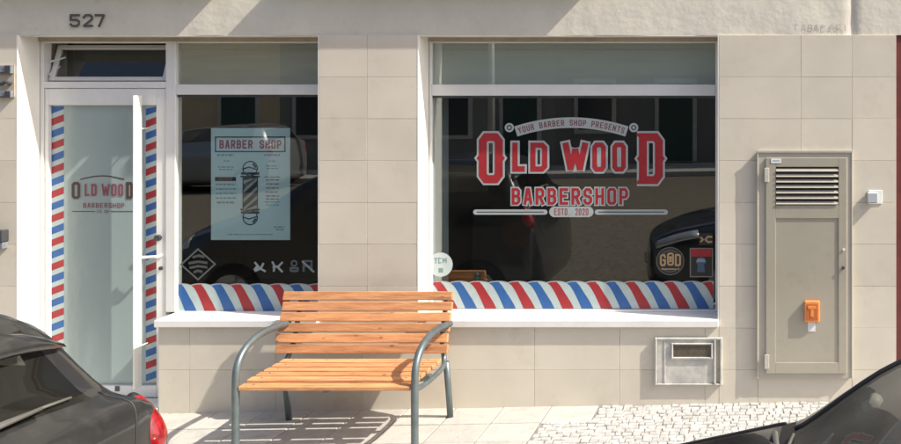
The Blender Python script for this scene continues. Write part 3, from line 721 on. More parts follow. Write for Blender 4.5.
# square slabs on the left
XT = -1.22
ys = [-.004 - .293*k for k in range(8)]
bmS = {}
x = XT; cols = []
while x > -7.6: cols.append((x-.34, x)); x -= .34
cnt = 0
for j in range(len(ys)-1):
    for (a, b) in cols:
        if b > XT-.01 and j in (1, 2, 5): continue        # the cobbles bite into the slabs here
        bm = bmesh.new(); g = R.uniform(.003,.0055)
        sh = (.0 if j % 2 else .0)
        box(bm, a+g+sh, b-g+sh, ys[j+1]+g, ys[j]-g, -.03, R.uniform(-.0015, .0015), bev=.003)
        for v in bm.verts: v.co.z += gz(v.co.x)
        o = obj('paving_slab', bm, M['slab'], pave); cnt += 1
# small limestone cobbles on the right, joined: a few pixels each
bm = bmesh.new()
y = -.008; row = 0
while y > KY+.03:
    hgt = R.uniform(.046, .058); jj = int((-.004-(y-hgt*.5))/.293); x = XT + R.uniform(.0, .03) - (.34 if jj in (1, 2, 5) else 0)
    while x < 3.4:
        wd = R.uniform(.042, .074); g = .0026
        zt = R.uniform(-.004, .003); a, b = x+g, x+wd-g; c0, c1 = y-hgt+g, y-g
        j = lambda: R.uniform(-.0065, .0065)
        q = [(a+j(), c0+j()), (b+j(), c0+j()), (b+j(), c1+j()), (a+j(), c1+j())]
        lo = [bm.verts.new((p[0], p[1], gz(p[0])-.03)) for p in q]
        mi = [bm.verts.new((p[0], p[1], gz(p[0])+zt-.005)) for p in q]
        cx_, cy_ = sum(p[0] for p in q)/4, sum(p[1] for p in q)/4
        hi = [bm.verts.new((cx_+(p[0]-cx_)*.90, cy_+(p[1]-cy_)*.90, gz(p[0])+zt)) for p in q]
        bm.faces.new(hi)
        for k in range(4):
            bm.faces.new((lo[k], lo[(k+1)%4], mi[(k+1)%4], mi[k])); bm.faces.new((mi[k], mi[(k+1)%4], hi[(k+1)%4], hi[k]))
        x += wd
    y -= hgt; row += 1
cb = obj('cobbles', bm, M['cobble'], pave); cb['kind'] = 'stuff'

# ------------------------------------------------------------------ bench
BX0, BX1 = -3.34, -2.22
bench = thing('park_bench', 'small bench of orange varnished slats on curved galvanised tube arms below the window', 'bench', (-2.8, -.45, gz(-2.8)))
def bpart(name, bm, m, smooth=False): return put(obj(name, bm, m, None, smooth), bench)
by0, bz0, by1, bz1 = -.235, .455, -.115, .862
L_ = math.hypot(by1-by0, bz1-bz0); ang = math.atan2(by0-by1, bz1-bz0)
for k in range(6):
    h = L_/6; c = (k+.5)*h; bm = bmesh.new()
    box(bm, -3.392, -2.212, -.013, .013, -h*.42, h*.42, bev=.004)
    fx = R.uniform(-.004, .004)
    bmesh.ops.transform(bm, matrix=Matrix.Translation((fx, by0+(by1-by0)*c/L_-.012, bz0+(bz1-bz0)*c/L_)) @ Matrix.Rotation(ang, 4, 'X'), verts=bm.verts)
    bpart('back_slat', bm, M['wood'])
for k in range(6):
    ya = -.765 + .087*k; bm = bmesh.new(); e = 0.0
    zt = .432 - .0*k + (-.012 if k == 0 else 0)
    box(bm, -3.318, -2.242, ya, ya+.064, zt-.028, zt, bev=.005); bpart('seat_slat', bm, M['wood'])
for X in (BX0, BX1):
    g0 = gz(X); ix = .05 if X == BX0 else -.05
    bm = bmesh.new(); tube(bm, smooth_path([(X,-.75,g0-.01),(X,-.75,.2),(X,-.75,.43),(X,-.735,.53),(X,-.685,.60),(X,-.60,.645),(X,-.48,.668),(X,-.33,.664),(X,-.175,.645)], 5), .0225, 12)
    bpart('arm', bm, M['galv'], True)
    bm = bmesh.new(); tube(bm, smooth_path([(X,-.735,.395),(X,-.62,.375),(X,-.45,.372),(X,-.30,.385),(X+ix*.4,-.225,.42),(X+ix,-.185,.55),(X+ix,-.140,.69),(X+ix,-.090,.845)], 5), .017, 10)
    bpart('side_rail', bm, M['galv'], True)
    bm = bmesh.new(); tube(bm, [(X,-.24,.40),(X,-.20,.2),(X,-.165,g0-.01)], .021, 12); bpart('leg', bm, M['galv'], True)
bm = bmesh.new()
for (X) in (BX0+.1, BX1-.1):
    for k in range(6):
        tube(bm, [(X, -.73+.087*k, .4325 - (.012 if k==0 else 0)), (X, -.73+.087*k, .4345 - (.012 if k==0 else 0))], .006, 8)
bpart('bolts', bm, M['galv'])
bm = bmesh.new(); box(bm, BX0, BX1, -.52, -.48, .365, .403); bpart('cross_rail', bm, M['galv'])
bm = bmesh.new(); box(bm, -2.80, -2.76, -.745, -.25, .374, .4035); bpart('centre_bar', bm, M['galv'])

# ------------------------------------------------------------------ tall louvred utility cabinet
X0, X1, Z0, Z1 = WX(757.5), WX(851.5), WZ(376.5), WZ(150.5)
cab = thing('utility_cabinet', 'tall grey metal utility cabinet with a louvred vent at the top of its door', 'cabinet', (WX(804), 0, Z0))
def cp(name, bm, m, smooth=False): return put(obj(name, bm, m, None, smooth), cab)
YF = -.045
bm = bmesh.new(); box(bm, X0, X1, YF, -.0145, Z0, Z1, bev=.004); cp('casing', bm, M['cab_light'])
bm = bmesh.new()
box(bm, X0-.004, X1+.004, YF-.008, YF-.0005, Z1-.012, Z1+.006, bev=.002)
box(bm, X0-.003, X0+.006, YF-.006, YF-.0005, Z0, Z1-.013, bev=.002); box(bm, X1-.006, X1+.003, YF-.006, YF-.0005, Z0, Z1-.013, bev=.002)
cp('rim', bm, M['cab_light'])
DX0, DX1, DZ0, DZ1 = WX(766), WX(846), WZ(371), WZ(157)
LX0, LX1, LZ0, LZ1 = WX(775.5), WX(838), WZ(204), WZ(166)
PX0, PX1, PZ0, PZ1 = WX(776), WX(837), WZ(360), WZ(217)
bm = bmesh.new(); yy0, yy1 = YF-.012, YF-.0006
box(bm, DX0, LX0, yy0, yy1, DZ0, DZ1, bev=.002); box(bm, LX1, DX1, yy0, yy1, DZ0, DZ1, bev=.002)
box(bm, LX0, LX1, yy0+.0003, yy1, LZ1, DZ1, bev=.002); box(bm, LX0, LX1, yy0+.0003, yy1, PZ1, LZ0, bev=.002); box(bm, LX0, LX1, yy0+.0003, yy1, DZ0, PZ0, bev=.002)
cdoor = cp('door', bm, M['cab'])
bm = bmesh.new(); box(bm, LX0+.0005, LX1-.0005, YF-.0045, YF-.001, PZ0+.0005, PZ1-.0005); sub(cdoor, 'panel', bm, M['cab'])
bm = bmesh.new(); box(bm, LX0+.0005, LX1-.0005, YF-.002, YF-.001, LZ0+.0005, LZ1-.0005); sub(cdoor, 'vent', bm, M['black_in'])
n = 7; hh_ = (LZ1-LZ0)/n
for k in range(n):
    z = LZ0 + (k+.42)*hh_; bm = bmesh.new(); box(bm, LX0+.004, LX1-.004, -.0009, .0009, -.0125, .0125)
    bmesh.ops.transform(bm, matrix=Matrix.Translation((0, YF-.0105, z)) @ Matrix.Rotation(math.radians(-42), 4, 'X'), verts=bm.verts)
    sub(cdoor, 'louvre', bm, M['cab'])
for a, b in ((167, 181), (352, 366)):
    bm = bmesh.new(); box(bm, WX(764.5), WX(769), YF-.020, YF-.0125, WZ(b), WZ(a), bev=.002); sub(cdoor, 'hinge', bm, M['hinge'])
bm = bmesh.new(); box(bm, WX(771), WX(781), YF-.0145, YF-.0125, WZ(162.3), WZ(157.8)); nl = sub(cdoor, 'name_plate', bm, M['plastic_white'])
bm = bmesh.new(); ribbon(bm, [(WX(772.5), WZ(160)), (WX(779.5), WZ(160))], YF-.015, .006); sub(cdoor, 'plate_print', bm, M['ink_soft'])
bm = bmesh.new(); tube(bm, [(WX(842.5), YF-.012, WZ(266)), (WX(842.5), YF-.022, WZ(266))], .011, 12); sub(cdoor, 'lock', bm, M['dark_metal'])
bm = bmesh.new(); tube(bm, [(WX(843), YF-.012, WZ(248)), (WX(843), YF-.018, WZ(248))], .009, 10); sub(cdoor, 'lock_cover', bm, M['plastic_white'])

ob = thing('orange_box', 'small orange plastic box with a white tag fixed to the cabinet door', 'box', (WX(811), YF, WZ(320)))
bm = bmesh.new(); box(bm, WX(804), WX(819), YF-.034, YF-.005, WZ(319.5), WZ(298.5), bev=.006); put(obj('body', bm, M['orange'], None), ob)
bm = bmesh.new(); box(bm, WX(806), WX(817), YF-.0355, YF-.0345, WZ(317), WZ(301.5)); put(obj('recess', bm, M['orange_dark'], None), ob)
bm = bmesh.new(); box(bm, WX(807.5), WX(815.5), YF-.038, YF-.0358, WZ(306), WZ(303), bev=.0005); box(bm, WX(810), WX(813), YF-.038, YF-.0358, WZ(314), WZ(306.4), bev=.0005); put(obj('latch', bm, M['orange'], None), ob)
bm = bmesh.new(); box(bm, WX(807.5), WX(815), YF-.0075, YF-.0053, WZ(329.5), WZ(319.8)); put(obj('tag', bm, M['plastic_white'], None), ob)

# ------------------------------------------------------------------ low meter box
mb = thing('meter_box', 'low white weathered meter box with a dark slot between window and cabinet', 'meter box', (WX(689), 0, WZ(383)))
x0, x1, z0, z1 = WX(655.5), WX(722.5), WZ(383.5), WZ(336.5)
bm = bmesh.new(); box(bm, x0+.02, x1-.06, -.030, -.0145, z0+.01, z1-.014, bev=.002); put(obj('plate', bm, M['meter'], None), mb)
bm = bmesh.new(); framed(bm, x0, x1, z0, z1, .018, -.040, -.0142, wb=.010, wt=.014, wl=.018, wr=.016); put(obj('frame', bm, M['meter'], None), mb)
bm = bmesh.new(); box(bm, WX(714.3), WX(716.3), -.042, -.0302, z0+.012, z1-.015, bev=.001); box(bm, WX(664.5), WX(666), -.034, -.0302, z0+.012, z1-.016, bev=.001); put(obj('ridge', bm, M['meter'], None), mb)
bm = bmesh.new(); framed(bm, WX(672), WX(713), WZ(357.5), WZ(341.5), .012, -.044, -.0305, wb=.014); put(obj('slot_frame', bm, M['meter'], None), mb)
bm = bmesh.new(); box(bm, WX(673.5), WX(711.5), -.034, -.0303, WZ(356), WZ(343)); put(obj('slot', bm, M['meter_dark'], None), mb)

# ------------------------------------------------------------------ small wall lamp
wl = thing('wall_lamp', 'small square grey wall light on a white plate right of the cabinet', 'wall light', (WX(875), 0, WZ(196)))
bm = bmesh.new(); box(bm, WX(868), WX(882), -.02, -.0145, WZ(203.5), WZ(190), bev=.002); put(obj('back_plate', bm, M['plastic_white'], None), wl)
bm = bmesh.new(); box(bm, WX(867.3,5.95), WX(877.5,5.95), -.068, -.0205, WZ(202.5,5.95), WZ(192.5,5.95), bev=.004); put(obj('lamp_body', bm, M['lamp_grey'], None), wl)
bm = bmesh.new(); box(bm, WX(869,5.95), WX(876,5.95), -.066, -.0505, WZ(203.5,5.95), WZ(202.7,5.95)); put(obj('lens', bm, M['plastic_white'], None), wl)

# ------------------------------------------------------------------ things on the pier left of the door
pn = thing('wall_panel', 'grey metal framed panel with dark slots on the pier left of the door', 'wall panel', (WX(8), 0, WZ(97)))
bm = bmesh.new(); box(bm, WX(-34), WX(17), -.022, -.0145, WZ(97), WZ(65)); put(obj('face', bm, M['beige_tile'], None), pn)
for a, b in ((65.5, 73.5), (91, 97.5)):
    bm = bmesh.new(); box(bm, WX(-34), WX(16.5), -.045, -.0225, WZ(b), WZ(a), bev=.003); rr_ = put(obj('rail', bm, M['bluegrey'], None), pn)
    bm = bmesh.new(); box(bm, WX(11), WX(16), -.050, -.0455, WZ(b), WZ(a), bev=.001); box(bm, WX(-34), WX(11), -.048, -.0455, WZ(b), WZ(b-1.5)); q = obj('slot', bm, M['dark_metal'], None); q.parent = rr_
bm = bmesh.new(); tube(bm, smooth_path([(WX(4), -.03, WZ(84)), (WX(8), -.035, WZ(83)), (WX(11), -.04, WZ(82)), (WX(15), -.03, WZ(84))]), .012, 8); put(obj('catch', bm, M['dark_metal'], None), pn)
lb = thing('letter_box', 'dark grey letter box on the pier at the left edge, above the parked car', 'letter box', (WX(2), 0, WZ(248)))
bm = bmesh.new(); box(bm, WX(-30), WX(11), -.07, -.0145, WZ(240.5), WZ(229), bev=.004); put(obj('body', bm, M['dark_metal'], None), lb)
bm = bmesh.new(); box(bm, WX(-30), WX(10), -.06, -.0145, WZ(247.5), WZ(241), bev=.003); put(obj('tray', bm, M['bluegrey'], None), lb)
bm = bmesh.new(); box(bm, WX(-25), WX(6), -.073, -.0705, WZ(234), WZ(232)); put(obj('flap', bm, M['bluegrey'], None), lb)

# ------------------------------------------------------------------ neighbour at the right edge
nb = thing('neighbour_shopfront', 'dark maroon framed shopfront at the far right edge beside the last tiles', 'shopfront', (WX(930), 0, 0))
bm = bmesh.new(); box(bm, XE+.004, XE+.16, .012, .10, -.3, TOP-.001); put(obj('post', bm, M['red_frame'], None), nb)
bm = bmesh.new(); box(bm, XE+.16, 3.2, .05, .10, -.3, .5); box(bm, XE+.16, 3.2, .05, .10, TOP-.25, TOP-.001); put(obj('frame', bm, M['red_frame'], None), nb)
bm = bmesh.new(); box(bm, XE+.16, 3.2, .07, .08, .5, TOP-.25); put(obj('pane', bm, M['far_glass'], None), nb)
bm = bmesh.new(); box(bm, XE+.16, 3.2, .101, .5, -.3, TOP-.001); put(obj('wall', bm, M['dark_room'], None), nb)

# ------------------------------------------------------------------ cars: a lofted shell cut into body, glass and lamps
def pchip(xs, ys, x):
    n = len(xs)
    if x <= xs[0]: return ys[0]
    if x >= xs[-1]: return ys[-1]
    h = [xs[i+1]-xs[i] for i in range(n-1)]; d = [(ys[i+1]-ys[i])/h[i] for i in range(n-1)]
    m = [0]*n; m[0] = d[0]; m[-1] = d[-1]
    for i in range(1, n-1):
        m[i] = 0 if d[i-1]*d[i] <= 0 else (lambda w1, w2: (w1+w2)/(w1/d[i-1]+w2/d[i]))(2*h[i]+h[i-1], h[i]+2*h[i-1])
    for i in range(n-1):
        if x <= xs[i+1]:
            t = (x-xs[i])/h[i]
            return (2*t**3-3*t*t+1)*ys[i]+(t**3-2*t*t+t)*h[i]*m[i]+(-2*t**3+3*t*t)*ys[i+1]+(t**3-t*t)*h[i]*m[i+1]
def build_car(root, st, bow0, bow1, parts, paint, flip, wheels, NS=7, NR=5, wrap=False):
    """st rows: x, w, zb, zbelt, wbelt, zedge, wedge, ztop, in metres from one end; parts: list of (name, mat, s0, s1, r0, r1, both_sides, lift)"""
    S = len(st); U = (S-1)*NS
    idx = list(range(S))
    def row(u):
        v = [pchip(idx, [r[c] for r in st], u) for c in range(8)]
        x, w_, zb, zl, wl, ze, we, zt = v
        ring_ = [(0, zb), (.8*w_, zb), (w_*.985, zb+.12), (w_, (zb+zl)/2+.06), (wl, zl), (we, ze), (we*.52, zt-(zt-ze)*.28), (0, zt)]
        L = len(ring_); out = []
        for k in range((L-1)*NR+1):
            q = k/NR
            out.append((pchip(range(L), [p[0] for p in ring_], q) if False else cat(ring_, q, 0), cat(ring_, q, 1)))
        Lx = st[-1][0]
        f = x/Lx; bow = bow0*max(0, 1-f/.55) if f < .55 else bow1*((f-.55)/.45)
        res = []
        for (yy, zz) in out:
            b = 1-min(1, abs(yy)/.85)**2
            res.append((x - (bow*b if f < .55 else -bow*b), yy, zz))
        return res
    def cat(P_, q, c):
        i = min(int(q), len(P_)-2); t = q-i
        p0, p1, p2, p3 = P_[max(i-1,0)][c], P_[i][c], P_[i+1][c], P_[min(i+2, len(P_)-1)][c]
        if i == 4 : return p1+(p2-p1)*t           # straight flank of the cabin
        v = .5*((2*p1)+(p2-p0)*t+(2*p0-5*p1+4*p2-p3)*t*t+(3*p1-p0-3*p2+p3)*t**3)
        lo, hi = min(p1,p2), max(p1,p2)
        return min(max(v, lo-.02), hi+.02) if c else min(max(v, lo-.01), hi+.015)
    grid = [row(u/NS) for u in range(U+1)]; NV = len(grid[0])
    def face_sets(side):
        return [[(u, v) for v in range(NV-1)] for u in range(U)]
    owner = {}
    for pi, (nm, m, s0, s1, r0, r1, both, lift) in enumerate(parts):
        if lift: continue
        for u in range(int(s0*NS+.5), int(s1*NS+.5)):
            for v in range(int(r0*NR+.5), int(r1*NR+.5)): owner[(u, v)] = pi
    def V(p, side): return Vector((p[0]*flip, p[1]*side, p[2]))
    def emit(faces, lift=0.0):
        bm = bmesh.new(); cache = {}
        def gv(u, v, side):
            key = (u, v, side if 0 < v < NV-1 else 1)
            if key not in cache: cache[key] = bm.verts.new(V(grid[u][v], side))
            return cache[key]
        for (u, v, side) in faces:
            q = []
            for a in (gv(u, v, side), gv(u+1, v, side), gv(u+1, v+1, side), gv(u, v+1, side)):
                if a not in q: q.append(a)
            if len(q) > 2:
                try: bm.faces.new(q)
                except ValueError: pass
        bmesh.ops.recalc_face_normals(bm, faces=bm.faces)
        if lift:
            # orient outwards and push out
            cen = Vector((st[S//2][0]*flip, 0, .7)); 
            s = sum(((f.calc_center_median()-cen).dot(f.normal) for f in bm.faces))
            if s < 0: bmesh.ops.reverse_faces(bm, faces=bm.faces)
            bm.normal_update()
            g = bmesh.ops.extrude_face_region(bm, geom=list(bm.faces)); mv = [e for e in g['geom'] if isinstance(e, bmesh.types.BMVert)]
            ns = {v: v.normal.copy() for v in mv}
            for v in mv: v.co += ns[v]*lift
        return bm
    body = [(u, v, sd) for u in range(U) for v in range(NV-1) for sd in (1, -1) if (u, v) not in owner]
    bm = emit(body)
    for end in (0, U):
        loop = [V(grid[end][v], 1) for v in range(NV)] + [V(grid[end][v], -1) for v in range(NV-2, 0, -1)]
        try: bm.faces.new([bm.verts.new(p) for p in loop])
        except ValueError: pass
    bmesh.ops.remove_doubles(bm, verts=bm.verts, dist=.0004)
    o = obj('body', bm, paint, root, True); 
    res = {'body': o}
    for pi, (nm, m, s0, s1, r0, r1, both, lift) in enumerate(parts):
        us = range(int(s0*NS+.5), int(s1*NS+.5)); vs = range(int(r0*NR+.5), int(r1*NR+.5))
        ext_ = [(u, v) for u in range(int(3.0*NS+.5), int(3.95*NS+.5)) for v in range(int(3.6*NR+.5), int(4.2*NR+.5))] if wrap and nm == 'tail_light' else []
        if both == 'join': res[nm] = obj(nm, emit([(u, v, sd) for u in us for v in vs for sd in (1, -1)], lift), m, root, True)
        else:
            for sd in ((1, -1) if both else (1,)): res[nm+str(sd)] = obj(nm, emit([(u, v, sd) for u, v in [(u, v) for u in us for v in vs]+ext_], lift), m, root, True)
    for (x, side, r) in wheels:
        bm = bmesh.new(); yy = side*.80
        tube(bm, [(x*flip, yy-.10, r), (x*flip, yy-.085, r), (x*flip, yy+.085, r), (x*flip, yy+.10, r)], [r*.93, r, r, r*.93], 28)
        wh = obj('wheel', bm, M['rubber'], root, False)
        bm = bmesh.new(); s0 = yy + side*.101; tube(bm, [(x*flip, s0, r), (x*flip, s0+.004*side, r)], r*.64, 24)
        for k in range(5):
            a = k*2*math.pi/5; tube(bm, [(x*flip, s0+.008*side, r), (x*flip+math.cos(a)*r*.6, s0+.008*side, r+math.sin(a)*r*.6)], [.035, .022], 6)
        ri = obj('rim', bm, M['rim'], wh, False)
    bm = bmesh.new(); box(bm, min(st[1][0]*flip, st[-2][0]*flip)+.12, max(st[1][0]*flip, st[-2][0]*flip)-.12, -.62, .62, .17, .40)
    obj('chassis', bm, M['trim'], root)
    return res, grid
def seat(root, x, y, flip, side=1):
    bm = bmesh.new()
    box(bm, x*flip-.24, x*flip+.24, y-.24, y+.24, .42, .56, bev=.04)
    bk = bmesh.new(); box(bk, -.07, .07, y-.22, y+.22, 0, .56, bev=.04); box(bk, -.05, .05, y-.12, y+.12, .60, .78, bev=.03)
    bmesh.ops.transform(bk, matrix=Matrix.Translation((x*flip+.24*side, 0, .50)) @ Matrix.Rotation(math.radians(14*side), 4, 'Y'), verts=bk.verts)
    s = obj('seat', bm, M['seat'], root); b = obj('seat_back', bk, M['seat'], s)

slope = math.atan(.0182)
# -- left car: grey hatchback, rear end in view
XRr = -2.462
carL = thing('parked_car', 'dark grey hatchback at the lower left with a rear wiper and red tail lamp', 'car', (XRr, -3.33, gz(XRr)-.135))
carL.rotation_euler = (0, -slope, 0)
hb = [(0.0,.66,.36,.60,.64,.63,.52,.65),(.02,.76,.30,.74,.75,.79,.63,.82),(.05,.82,.26,.95,.80,.99,.71,1.03),(.085,.85,.23,1.12,.82,1.155,.75,1.20),
      (.20,.865,.22,1.15,.83,1.215,.72,1.285),(.375,.87,.22,1.16,.83,1.485,.62,1.54),(.46,.87,.22,1.16,.83,1.535,.61,1.59),(1.0,.875,.22,1.12,.84,1.60,.61,1.66),
      (2.0,.875,.22,1.09,.84,1.555,.60,1.61),(2.5,.87,.22,1.06,.83,1.44,.61,1.49),(3.05,.865,.22,1.02,.82,1.09,.70,1.14),(3.2,.86,.22,1.0,.81,1.05,.69,1.10),
      (3.75,.80,.26,.84,.74,.89,.62,.94),(3.95,.68,.32,.64,.64,.69,.55,.72),(4.0,.58,.36,.54,.54,.58,.48,.60)]
# measured from the rear; the loft's x runs towards the front (-x in the world)
resL, gL = build_car(carL, hb, .05, .10,
    [('rear_window', M['rearglass'], 3.9, 5.0, 5.45, 7.0, 'join', 0), ('side_window', M['carglass'], 6.3, 8.6, 4.3, 4.9, True, 0),
     ('windscreen', M['carglass'], 9.0, 10.0, 5.2, 7.0, 'join', 0), ('headlight', M['headlamp'], 11.8, 12.8, 3.6, 4.6, True, .008)],
    M['paintL'], -1, [(.62, 1, .31), (.62, -1, .31), (3.2, 1, .31), (3.2, -1, .31)], wrap=True)
for sd_ in (1, -1):       # shut line of the tailgate
    bm = bmesh.new(); tube(bm, [Vector((-q[0], q[1]*sd_, q[2]+.001)) for q in [gL[u][int(5.2*5)] for u in range(7, 29)]], .0045, 6); obj('shut_line', bm, M['trim'], carL, True)
# rear spoiler at the roof edge
bm = bmesh.new()
prof = [(.60,1.592),(.50,1.592),(.40,1.578),(.29,1.545),(.235,1.515),(.225,1.49),(.25,1.478),(.33,1.495),(.45,1.52),(.60,1.54)]
RR = []; NW = 18
for i in range(NW+1):
    yy = -.63 + 1.26*i/NW; f = abs(yy)/.63
    dz = -.075*f**3; dx = .05*f**3; k = 1-.45*max(0, (f-.75)/.25)**2
    RR.append([bm.verts.new((-(p[0]+dx), yy, 1.50+(p[1]-1.50)*k+dz)) for p in prof])
for a, b in zip(RR, RR[1:]):
    for k in range(len(prof)): bm.faces.new((a[k], a[(k+1)%len(prof)], b[(k+1)%len(prof)], b[k]))
bm.faces.new(RR[0]); bm.faces.new(RR[-1][::-1])
obj('spoiler', bm, M['paintL'], carL, True)
bm = bmesh.new(); box(bm, -.262, -.226, -.16, .16, 1.500, 1.512); obj('brake_lamp', bm, M['tail'], carL)
for sd_ in (1, -1):
    for nm, rx, ry, rz, dx_, mm in (('lamp_bezel', .092, .080, .132, .0, 'trim'), ('tail_light', .090, .084, .124, -.012, 'tail')):
        bm = bmesh.new(); bmesh.ops.create_uvsphere(bm, u_segments=24, v_segments=16, radius=1.0)
        for v in bm.verts:
            k = .80 + .20*max(-1, min(1, -v.co.z*1.3))      # slimmer towards the top
            v.co = Vector((v.co.x*rx*k - .122 - dx_*1.0 - (v.co.z*.03), sd_*(.800 + v.co.y*ry*k), 1.045 + v.co.z*rz))
        o = obj(nm, bm, M[mm], carL, True)
# rear wiper lying along the foot of the glass
bm = bmesh.new()
def wip(y): return gL[int(4.25*7)][0] and Vector((-(.150+.05*(abs(y)/.7)**2), y, 1.280-.06*(abs(y)/.7)**2))
tube(bm, [wip(-.10)+Vector((.035,0,-.05)), wip(-.10)+Vector((.03,0,.0)), wip(.05)+Vector((.03,0,.01)), wip(.36)+Vector((.02,0,.015))], [.020,.016,.011,.008], 8)
tube(bm, [wip(.02)+Vector((.008,0,.012)), wip(.2)+Vector((.008,0,.012)), wip(.4)+Vector((.008,0,.012)), wip(.52)+Vector((.006,0,.012))], .006, 6)
obj('wiper', bm, M['wiper'], carL, True)
bm = bmesh.new(); box(bm, -.012, .008, -.26, .26, .64, .75); obj('number_plate', bm, M['plastic_white'], carL)
for (x, y) in ((1.9, .36), (1.9, -.36)): seat(carL, x, y, -1, 1)
bm = bmesh.new(); box(bm, -1.05, -.88, -.62, .62, .42, 1.08, bev=.05); obj('rear_seat', bm, M['seat'], carL)
# -- right car: black, front end and windscreen in view
XF = -.95
carR = thing('parked_car', 'black car at the lower right with its bonnet and windscreen in view', 'car', (XF, -3.32, gz(XF)-.135))
carR.rotation_euler = (0, -slope, 0)
sd = [(-.30,.55,.34,.50,.53,.54,.45,.57),(-.26,.74,.28,.66,.72,.71,.60,.74),(-.02,.83,.21,.78,.80,.83,.68,.86),(.60,.86,.20,.895,.82,.945,.71,.985),
      (1.0,.87,.20,.96,.83,1.02,.72,1.05),(1.10,.87,.20,.97,.83,1.04,.71,1.07),(1.48,.87,.20,.99,.83,1.295,.62,1.335),(1.88,.87,.20,1.0,.83,1.43,.58,1.47),
      (2.6,.87,.20,1.01,.83,1.46,.58,1.51),(3.25,.87,.20,1.02,.83,1.42,.58,1.47),(3.62,.86,.21,1.0,.81,1.12,.66,1.16),(3.75,.80,.25,.85,.77,.9,.66,.94),(3.85,.60,.34,.55,.58,.58,.50,.60)]
resR, gR = build_car(carR, sd, .13, .06,
    [('windscreen', M['carglass'], 5.0, 7.0, 5.3, 7.0, 'join', 0), ('side_window', M['carglass'], 6.6, 9.2, 4.3, 4.9, True, 0),
     ('rear_window', M['rearglass'], 9.1, 9.9, 5.3, 7.0, 'join', 0), ('headlight', M['headlamp'], 1.3, 2.4, 3.8, 4.6, True, .008), ('tail_light', M['tail'], 10.2, 11.0, 3.6, 4.4, True, .008)],
    M['paintR'], 1, [(.50, 1, .31), (.50, -1, .31), (3.15, 1, .31), (3.15, -1, .31)])
# black cowl strip, wipers, dashboard, cabin mirror, rubber seal along the pillar
def gpt(g, s, r, side=1, NS=7, NR=5, lift=.0):
    p = g[int(s*NS+.5)][int(r*NR+.5)]; return Vector((p[0], p[1]*side, p[2]+lift))
bm = bmesh.new(); pr = []
for k in range(0, 15):
    r = 5.2+1.8*k/14
    pr.append(gpt(gR, 4.45, r, 1, lift=.006))
pr2 = [gpt(gR, 5.0, 5.2+1.8*k/14, 1, lift=.012) for k in range(15)]
pts1 = pr + [Vector((p.x, -p.y, p.z)) for p in pr[-2::-1]]; pts2 = pr2 + [Vector((p.x, -p.y, p.z)) for p in pr2[-2::-1]]
a_ = [bm.verts.new(p) for p in pts1]; b_ = [bm.verts.new(p) for p in pts2]
for k in range(len(a_)-1):
    try: bm.faces.new((a_[k], a_[k+1], b_[k+1], b_[k]))
    except ValueError: pass
obj('cowl', bm, M['trim'], carR)
for ya, yb in ((.50, -.02), (-.10, -.60)):
    def wq(y, dx, dz): return Vector((.985+.125*(abs(y)/.7)**2+dx, y, 1.085-.03*(abs(y)/.7)**2+dz))
    bm = bmesh.new(); tube(bm, [wq(ya,-.07,-.02), wq(ya,-.06,.01), wq((ya+yb)/2,.0,.022), wq(yb,.02,.03)], [.014,.012,.009,.006], 8)
    tube(bm, [wq(yb+.5,.015,.012), wq(yb+.25,.015,.02), wq(yb-.02,.03,.022)], .006, 6)
    obj('wiper', bm, M['wiper'], carR, True)
for side in (1, -1):
    bm = bmesh.new(); tube(bm, [gpt(gR, s/7, 5.3, side, lift=.004) for s in range(35, 51)], .012, 6); obj('seal', bm, M['trim'], carR, True)
for side in (1, -1):
    bm = bmesh.new(); tube(bm, [gpt(gR, s/7, 5.0, side, lift=.0015) for s in range(11, 33)], .005, 6); obj('shut_line', bm, M['trim'], carR, True)
bm = bmesh.new(); box(bm, 1.12, 1.62, -.66, .66, .80, .99, bev=.03); obj('dashboard', bm, M['dash'], carR)
bm = bmesh.new(); tube(bm, [(1.62, .0, 1.385), (1.57, .0, 1.33)], .010, 8); obj('mirror_stem', bm, M['mirror'], carR)
bm = bmesh.new(); box(bm, 1.545, 1.575, -.12, .12, 1.27, 1.335, bev=.012); obj('cabin_mirror', bm, M['mirror'], carR)
bm = bmesh.new(); tube(bm, [(1.33,.515,1.165),(1.345,.51,1.18),(1.375,.50,1.205)], [.022,.016,.012], 8); tube(bm, [(1.375,.50,1.205),(1.36,.47,1.19)], [.028,.022], 8); obj('phone_holder', bm, M['mirror'], carR, True)
for (x, y) in ((2.15, .36), (2.15, -.36)): seat(carR, x, y, 1, 1)
bm = bmesh.new(); box(bm, 2.95, 3.12, -.62, .62, .42, 1.12, bev=.05); obj('rear_seat', bm, M['seat'], carR)
for side in (1, -1):
    bm = bmesh.new(); tube(bm, [(1.70, side*.82, 1.0), (1.69, side*.95, 1.03)], .018, 8); box(bm, 1.64, 1.75, side*.90, side*1.05, .99, 1.11, bev=.03); obj('door_mirror', bm, M['paintR'], carR)
bm = bmesh.new(); box(bm, -.455, -.435, -.26, .26, .42, .53); obj('number_plate', bm, M['plastic_white'], carR)
